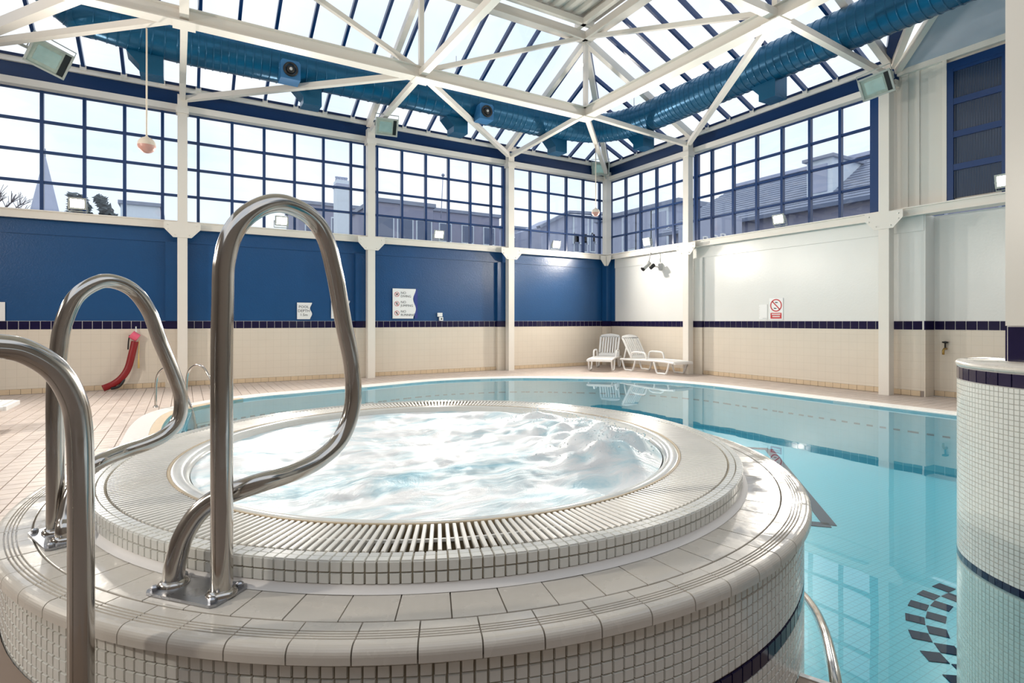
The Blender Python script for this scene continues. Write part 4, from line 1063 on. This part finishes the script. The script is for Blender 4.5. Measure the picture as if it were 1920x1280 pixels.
# rescue tube leaning against the blue wall
s = empty('rescue_tube', on_y(205, 728, YA-.25), 'red rescue tube hung on a hook, curving down to the deck', 'rescue tube')
rp_ = [on_y(253, 640, YA-.11), on_y(247, 665, YA-.13), on_y(240, 690, YA-.15), on_y(228, 708, YA-.18), on_y(212, 720, YA-.20), on_y(193, 727, YA-.24)]
rp_[-1].z = .06
def flat_tube(pts, w, th, name, m):
    P = catmull(pts, 6); mb = MB(); n = len(P); 
    for i in range(n):
        t = (P[min(i+1, n-1)]-P[max(i-1, 0)]).normalized(); b = Vector((0, -1, 0)); nn = t.cross(b).normalized(); b = nn.cross(t)
        for k in range(12): a = 2*pi*k/12; mb.v.append(tuple(P[i] + nn*math.cos(a)*w + b*math.sin(a)*th))
    for i in range(n-1):
        for k in range(12): j = (k+1) % 12; mb.f.append((i*12+k, i*12+j, (i+1)*12+j, (i+1)*12+k)); mb.sm.append(True)
    mb.f += [tuple(reversed(range(12))), tuple((n-1)*12+k for k in range(12))]; mb.sm += [False, False]
    return mb.build(name, m, s)
flat_tube(rp_, .060, .045, 'foam_body', 'rescue_red')
pk = [on_y(246, 626, YA-.10), on_y(252, 630, YA-.10), on_y(259, 634, YA-.10)]
flat_tube(pk, .075, .05, 'hook_sleeve', 'rescue_pink')
MB().tube(catmull([on_y(232, 704, YA-.16), on_y(231, 714, YA-.19), on_y(222, 725, YA-.22), on_y(208, 728, YA-.24)], 6), .026, 8).build('strap', 'black_rubber', s)
MB().tube(catmull([on_y(243, 628, YA-.09), on_y(241, 640, YA-.09), on_y(240, 655, YA-.09)], 5), .012, 6).build('webbing', 'black_rubber', s)
MB().tube([on_y(261, 638, YA-.10), on_y(260, 665, YA-.10), on_y(260, 690, YA-.10)], .012, 6, True, [.008, .010, .020]).build('throw_line', 'rope_yellow', s)
MB().tube([on_y(255, 612, YA-.045), on_y(255, 622, YA-.08), on_y(254, 626, YA-.10)], .012, 6).build('hook', 'plastic_white', s)

# ================================================================== SUN LOUNGERS
def make_lounger():
    r = empty('sun_lounger', (0, 0, 0))
    p = 'plastic_white'
    def curve_rail(y): return [(-.72, y, .29), (-.3, y, .30), (.4, y, .315), (.9, y, .31), (1.16, y, .29)]
    for y in (-.30, .30): MB().tube(catmull(curve_rail(y), 5), .027, 8).build('side_rail', p, r)
    MB().beam((1.16, -.31, .29), (1.16, .31, .29), .05, .05).build('foot_rail', p, r); MB().beam((-.72, -.31, .29), (-.72, .31, .29), .05, .05).build('head_rail', p, r)
    for k in range(14): MB().box(-.28+k*.102, -.28+k*.102+.082, -.285, .285, .312, .328).build('seat_slat', p, r)
    th = rad(57); ex = Vector((-math.cos(th), 0, math.sin(th))); ey = Vector((0, 1, 0)); ez = ex.cross(ey); o_ = Vector((-.33, 0, .33))
    M = frame(o_, ex, ey, ez)
    L = .72
    out = [(0, -.27), (L-.10, -.29), (L-.03, -.25), (L, -.12), (L+.012, 0), (L, .12), (L-.03, .25), (L-.10, .29), (0, .27)]
    bk = MB()
    bk.prism([(0, -.27), (.10, -.275), (.10, .275), (0, .27)], M, .028)
    bk.prism([(L-.10, -.29), (L-.03, -.25), (L, -.12), (L+.012, 0), (L, .12), (L-.03, .25), (L-.10, .29)], M, .028)
    bk.prism([(.08, -.275), (L-.08, -.29), (L-.08, -.235), (.08, -.225)], M, .03); bk.prism([(.08, .225), (L-.08, .235), (L-.08, .29), (.08, .275)], M, .03)
    b = bk.build('backrest', p, r)
    for k in range(6):
        y = -.178 + k*.0712; MB().prism([(.09, y-.021), (L-.08, y-.022), (L-.08, y+.022), (.09, y+.021)], M, .02).build('back_slat', p, b)
    MB().beam(o_+ex*.45+Vector((0, -.2, 0)), (-.70, -.2, .29), .03, .03).build('prop', p, r); MB().beam(o_+ex*.45+Vector((0, .2, 0)), (-.70, .2, .29), .03, .03).build('prop', p, r)
    for y in (-.30, .30):
        for x0 in (-.66, .50):
            MB().tube(catmull([(x0, y, .29), (x0+.05, y, .14), (x0+.11, y, .028), (x0+.20, y, .024), (x0+.30, y, .024), (x0+.39, y, .028), (x0+.45, y, .14), (x0+.50, y, .30)], 4), .024, 8).build('leg', p, r)
        MB().tube(catmull([(-.30, y, .32), (-.29, y*1.03, .44), (-.22, y*1.03, .50), (.02, y*1.03, .505), (.16, y*1.03, .495), (.22, y*1.03, .44), (.26, y, .32)], 4), .023, 8).build('armrest', p, r)
    return r
lg = make_lounger()
G = 'white plastic sun loungers'
l2 = copy_tree(lg); l3 = copy_tree(lg)
ax1 = math.atan2(-.65, -.76)
lg.location = (10.03, 11.86, 0); lg.rotation_euler = (0, 0, ax1); tag(lg, 'white plastic sun lounger in the corner, its foot end towards the pool', 'lounger', G)
l2.location = (10.32, 10.54, 0); l2.rotation_euler = (0, 0, -pi/2); tag(l2, 'white plastic sun lounger lying along the white wall next to the corner lounger', 'lounger', G)
tipp = on_z(9, 766, .29); l3.location = (tipp.x-1.17, tipp.y+.30, 0); l3.rotation_euler = (0, 0, 0); tag(l3, 'white plastic sun lounger whose foot end just shows at the left edge', 'lounger', G)

# ================================================================== OUTSIDE THE WINDOWS
o = MB().box(-90, 110, 14.2, 130, -.4, -.3).build('ground_outside', 'ground_outside'); tag(o, kind='structure')
o = MB().box(12.2, 110, -60, 14.2, -.4, -.3).build('ground_outside_right', 'ground_outside'); tag(o, kind='structure')
def bld(label, kind='building', name='building', loc=(0, 0, 0)): return empty(name, loc, label, kind, None)
def blockA(px0, px1, ytop, ydist, label, wallm='brick_outside', nwin=3, parapet=True, depth=6):
    a = on_y(px0, ytop, ydist); b = on_y(px1, ytop, ydist); zt = on_y((px0+px1)/2, ytop, ydist).z
    e = bld(label, loc=((a.x+b.x)/2, ydist, -.3))
    MB().box(a.x, b.x, ydist, ydist+depth, -.3, zt).build('wall', wallm, e)
    MB().box(a.x-.15, b.x+.15, ydist-.15, ydist+depth, zt, zt+.25).build('parapet', 'slate_outside', e)
    n = nwin
    for r_ in range(3):
        for k in range(n):
            xc = a.x + (b.x-a.x)*(k+.5)/n; zz = zt - 1.6 - r_*2.6
            f = MB().box(xc-.55, xc+.55, ydist-.06, ydist+.02, zz-.75, zz+.75).build('window', 'render_outside', e)
            MB().box(xc-.46, xc+.46, ydist-.09, ydist-.05, zz-.66, zz+.66).build('pane', 'glass_outside', f)
    return e
blockA(560, 702, 388, 46, 'dark brick block behind the tall white chimney', 'brick_outside', 3)
blockA(704, 812, 384, 34, 'long dark brick building seen behind the third bay of windows', 'brick_outside', 3)
blockA(813, 936, 402, 40.5, 'lower brick building right of the long brick one', 'brick_outside', 3)
blockA(945, 1014, 430, 47.5, 'pale low building left of the gabled house', 'stone_outside', 2)
# gabled house towards the corner
e = bld('grey gabled house outside the corner of the blue wall'); y_ = 36
a = on_y(1015, 425, y_); b = on_y(1062, 402, y_); c = on_y(1140, 402, y_)
MB().prism([(a.x, -.3), (c.x+3, -.3), (c.x+3, c.z), (b.x, b.z), (a.x, a.z)], frame((0, y_, 0), (1, 0, 0), (0, 0, 1), (0, -1, 0)), -4).build('wall', 'stone_outside', e)
MB().beam((a.x-.4, y_-.2, a.z-.1), (b.x, y_-.2, b.z+.15), .5, .2).build('roof_edge', 'slate_outside', e); MB().beam((b.x, y_-.2, b.z+.15), (c.x+3, y_-.2, c.z+.15), .5, .2).build('roof_edge', 'slate_outside', e)
for px in (1088, 1122):
    p = on_y(px, 428, y_); f = MB().box(p.x-.8, p.x+.8, y_-.1, y_, p.z-1.3, p.z+1.0).build('window', 'render_outside', e); MB().box(p.x-.65, p.x+.65, y_-.13, y_-.08, p.z-1.15, p.z+.85).build('pane', 'stone_outside', f)
for px in (1080, 1095, 1110, 1125):
    p = on_y(px, 455, y_); f = MB().box(p.x-.28, p.x+.28, y_-.1, y_, p.z-.8, p.z+.8).build('window', 'render_outside', e); MB().box(p.x-.2, p.x+.2, y_-.13, y_-.08, p.z-.7, p.z+.7).build('pane', 'glass_outside', f)
# tall chimney stack
e = bld('tall white chimney stack with a row of pots outside the blue wall', 'chimney', 'chimney_stack'); y_ = 30
a = on_y(632, 336, y_); b = on_y(655, 336, y_)
MB().box(a.x, b.x, y_, y_+.8, -.3, a.z).build('stack', 'render_outside', e); MB().box(a.x-.05, b.x+.05, y_-.05, y_+.85, a.z-.35, a.z-.2).build('band', 'stone_outside', e)
for k in range(4): MB().lathe([(.09, a.z), (.07, a.z+.16), (.095, a.z+.18), (.095, a.z+.24), (0, a.z+.24)], (a.x+(b.x-a.x)*(k+.5)/4, y_+.4), 10).build('pot', 'stone_outside', e)
# church spire
y_ = 55; ap = on_y(84, 288, y_); l_ = on_y(50, 398, y_); r_ = on_y(108, 398, y_); w_ = (r_.x-l_.x)/2; cx = (l_.x+r_.x)/2
e = bld('grey church spire far behind the left windows', 'spire', 'church_spire', (cx, y_+w_, 0))
MB().lathe([(w_*1.15, l_.z-.6), (w_*1.05, l_.z), (.05, ap.z)], (cx, y_+w_), 8, smooth=False).build('spire', 'stone_outside', e)
MB().lathe([(w_*1.1, -.3), (w_*1.1, l_.z-.5)], (cx, y_+w_), 8, smooth=False).build('tower', 'stone_outside', e)
MB().box(cx-.05, cx+.05, y_+w_-.05, y_+w_+.05, ap.z-.1, ap.z+.6).build('finial', 'slate_outside', e)
# thin mast
y_ = 34; p0 = on_y(838, 402, y_); p1 = on_y(842, 322, y_)
e = bld('thin mast with a small ball standing on the brick building roof', 'mast', 'roof_mast', p0)
MB().tube([(p0.x, y_+1, p0.z-.1), (p1.x, y_+1, p1.z)], .03, 6).build('pole', 'stone_outside', e); MB().sphere((p1.x, y_+1, p1.z), .12, 8, 6).build('ball', 'slate_outside', e)
# trees
def bare_tree(x, y, h, label):
    e = empty('bare_tree', (x, y, -.3), label, 'tree'); mb = MB()
    def grow(p, d, L, r, k):
        q = p + d*L; mb.tube([p, q], r, 5, False, [r, r*.65])
        if k == 0: return
        for _ in range(3 if k > 1 else 4):
            nd = (d + Vector((random.uniform(-.7, .7), random.uniform(-.7, .7), random.uniform(-.1, .5)))).normalized(); grow(q, nd, L*random.uniform(.6, .8), r*.6, k-1)
    grow(Vector((x, y, -.3)), Vector((0, 0, 1)), h*.38, .28, 5); mb.build('branches', 'bark', e)
p = on_y(14, 366, 42); bare_tree(p.x, 42, p.z*.98, 'bare winter tree left of the church spire')
p = on_y(-45, 366, 60); bare_tree(p.x, 60, p.z*.95, 'bare winter tree at the far left window edge')
def evergreen(px0, px1, ytop, y, label):
    a = on_y(px0, ytop, y); b = on_y(px1, ytop, y); cx = (a.x+b.x)/2; W_ = (b.x-a.x)/2; e = empty('evergreen_tree', (cx, y, -.3), label, 'tree')
    MB().tube([(cx, y, -.3), (cx, y, a.z-.5)], .25, 8).build('trunk', 'bark', e)
    mb = MB()
    for k in range(1500):
        t = random.random(); an = random.uniform(0, 2*pi); rr = W_*math.sqrt(random.random())*(1 - .45*t**2); c = Vector((cx+rr*math.cos(an), y+rr*math.sin(an), a.z - (1-t)*4.2))
        c += Vector((noise.noise(c*.9), noise.noise(c*.9+Vector((5, 5, 5))), 0))*.5; s_ = random.uniform(.08, .22); d1 = Vector((random.gauss(0, 1), random.gauss(0, 1), random.gauss(0, .5))).normalized(); d2 = d1.orthogonal().normalized()
        i = len(mb.v); mb.v += [tuple(c+d1*s_), tuple(c+d2*s_*.5), tuple(c-d1*s_), tuple(c-d2*s_*.5)]; mb.f.append((i, i+1, i+2, i+3)); mb.sm.append(False)
    tag(mb.build('foliage', 'needles', e), kind='stuff')
evergreen(182, 219, 370, 30, 'dark evergreen tree right of the leftmost lit floodlight')
evergreen(116, 172, 362, 34, 'pale evergreen tree behind the leftmost lit floodlight')
blockA(226, 300, 385, 48, 'pale low house right of the evergreen tree', 'render_outside', 2)
# slate roofed house outside the white wall
e = bld('large slate roofed house outside the white wall windows'); RX, RZ_ = 25.0, 8.35; EX, EZ_ = 21.0, 5.75
mb = MB(); y0, y1 = 4.0, 19.2
mb.v = [(EX, y0, EZ_), (EX, y1+1.6, EZ_), (RX, y1, RZ_), (RX, y0, RZ_), (RX+4, y1+1.6, EZ_), (RX+4, y0, EZ_)]; mb.f = [(0, 1, 2, 3), (1, 4, 2), (3, 2, 4, 5)]; mb.sm = [False]*3
rf = mb.build('roof', 'slate_outside', e)
sl = math.atan2(RZ_-EZ_, RX-EX)
k = 0; zc = EZ_ + .08
while zc < RZ_-.05:                        # slate courses
    xx = EX + (zc-EZ_)*(RX-EX)/(RZ_-EZ_); yl = y1 + 1.6*(1-(zc-EZ_)/(RZ_-EZ_))
    MB().quadbox((xx-.02, (y0+yl)/2, zc+.012), .24, yl-y0, .02, Matrix.Rotation(-sl+.05, 3, 'Y')).build('slate_course', 'slate_outside', rf); zc += .155
MB().beam((RX, y0, RZ_+.06), (RX, y1, RZ_+.06), .25, .16).build('ridge', 'stone_outside', rf)
MB().box(EX+.4, RX+3.6, y0+.2, y1+1.2, -.3, EZ_).build('wall', 'brick_outside', e); MB().box(EX-.05, EX+.1, y0, y1+1.6, EZ_-.12, EZ_+.04).build('gutter', 'glass_outside', e)
for yy in (6.5, 8.8, 11.2, 13.6, 16.0, 18.3):
    f = MB().box(EX+.32, EX+.42, yy-.5, yy+.5, 3.0, 5.2).build('window', 'stone_outside', e); MB().box(EX+.28, EX+.34, yy-.4, yy+.4, 3.1, 5.1).build('pane', 'glass_outside', f)
d0 = on_x(1521, 345, 22.2); d1 = on_x(1569, 330, 22.2)
dm = MB().box(21.9, 24.3, d1.y, d0.y, 6.2, 7.75).build('dormer', 'render_outside', e); MB().box(21.85, 21.95, d1.y+.2, d0.y-.2, 6.45, 7.55).build('dormer_pane', 'stone_outside', dm); MB().box(21.75, 24.5, d1.y-.12, d0.y+.12, 7.75, 7.87).build('dormer_roof', 'slate_outside', dm)
# shop building with a white fascia further left
e = bld('blue grey shop building with a white lettered fascia outside the white wall'); x_ = 24
a = on_x(1175, 405, x_); b = on_x(1272, 408, x_); c = on_x(1345, 408, x_)
MB().box(x_, x_+3, b.y, a.y+3, -.3, a.z).build('wall', 'stone_outside', e); MB().box(x_-.2, x_+3, b.y-.2, a.y+3, a.z, a.z+.3).build('parapet', 'slate_outside', e)
for px in (1182, 1208, 1238):
    p = on_x(px, 430, x_); f = MB().box(x_-.08, x_, p.y-.7, p.y+.7, p.z-1.4, p.z+1.2).build('window', 'render_outside', e); MB().box(x_-.12, x_-.06, p.y-.55, p.y+.55, p.z-1.2, p.z+1.0).build('pane', 'stone_outside', f)
f0 = on_x(1276, 422, 17.4); f1 = on_x(1334, 440, 17.4)
MB().box(17.6, 18.8, f1.y-.3, f0.y+.3, -.3, f0.z+.15).build('shopfront', 'stone_outside', e)
pan = MB().box(17.50, 17.59, f0.y-.62, f0.y, f0.z-.80, f0.z).build('fascia_panel', 'render_outside', e)
text_mesh('lettering', 'S', .66, frame((17.49, f0.y-.13, f0.z-.62), (0, -1, 0), (0, 0, 1), (-1, 0, 0)), 'sign_red', pan, .01)
text_mesh('lettering', 'POR', .62, frame((17.57, f0.y-.95, f0.z-1.0), (0, -1, 0), (0, 0, 1), (-1, 0, 0)), 'sign_white', pan, .02)
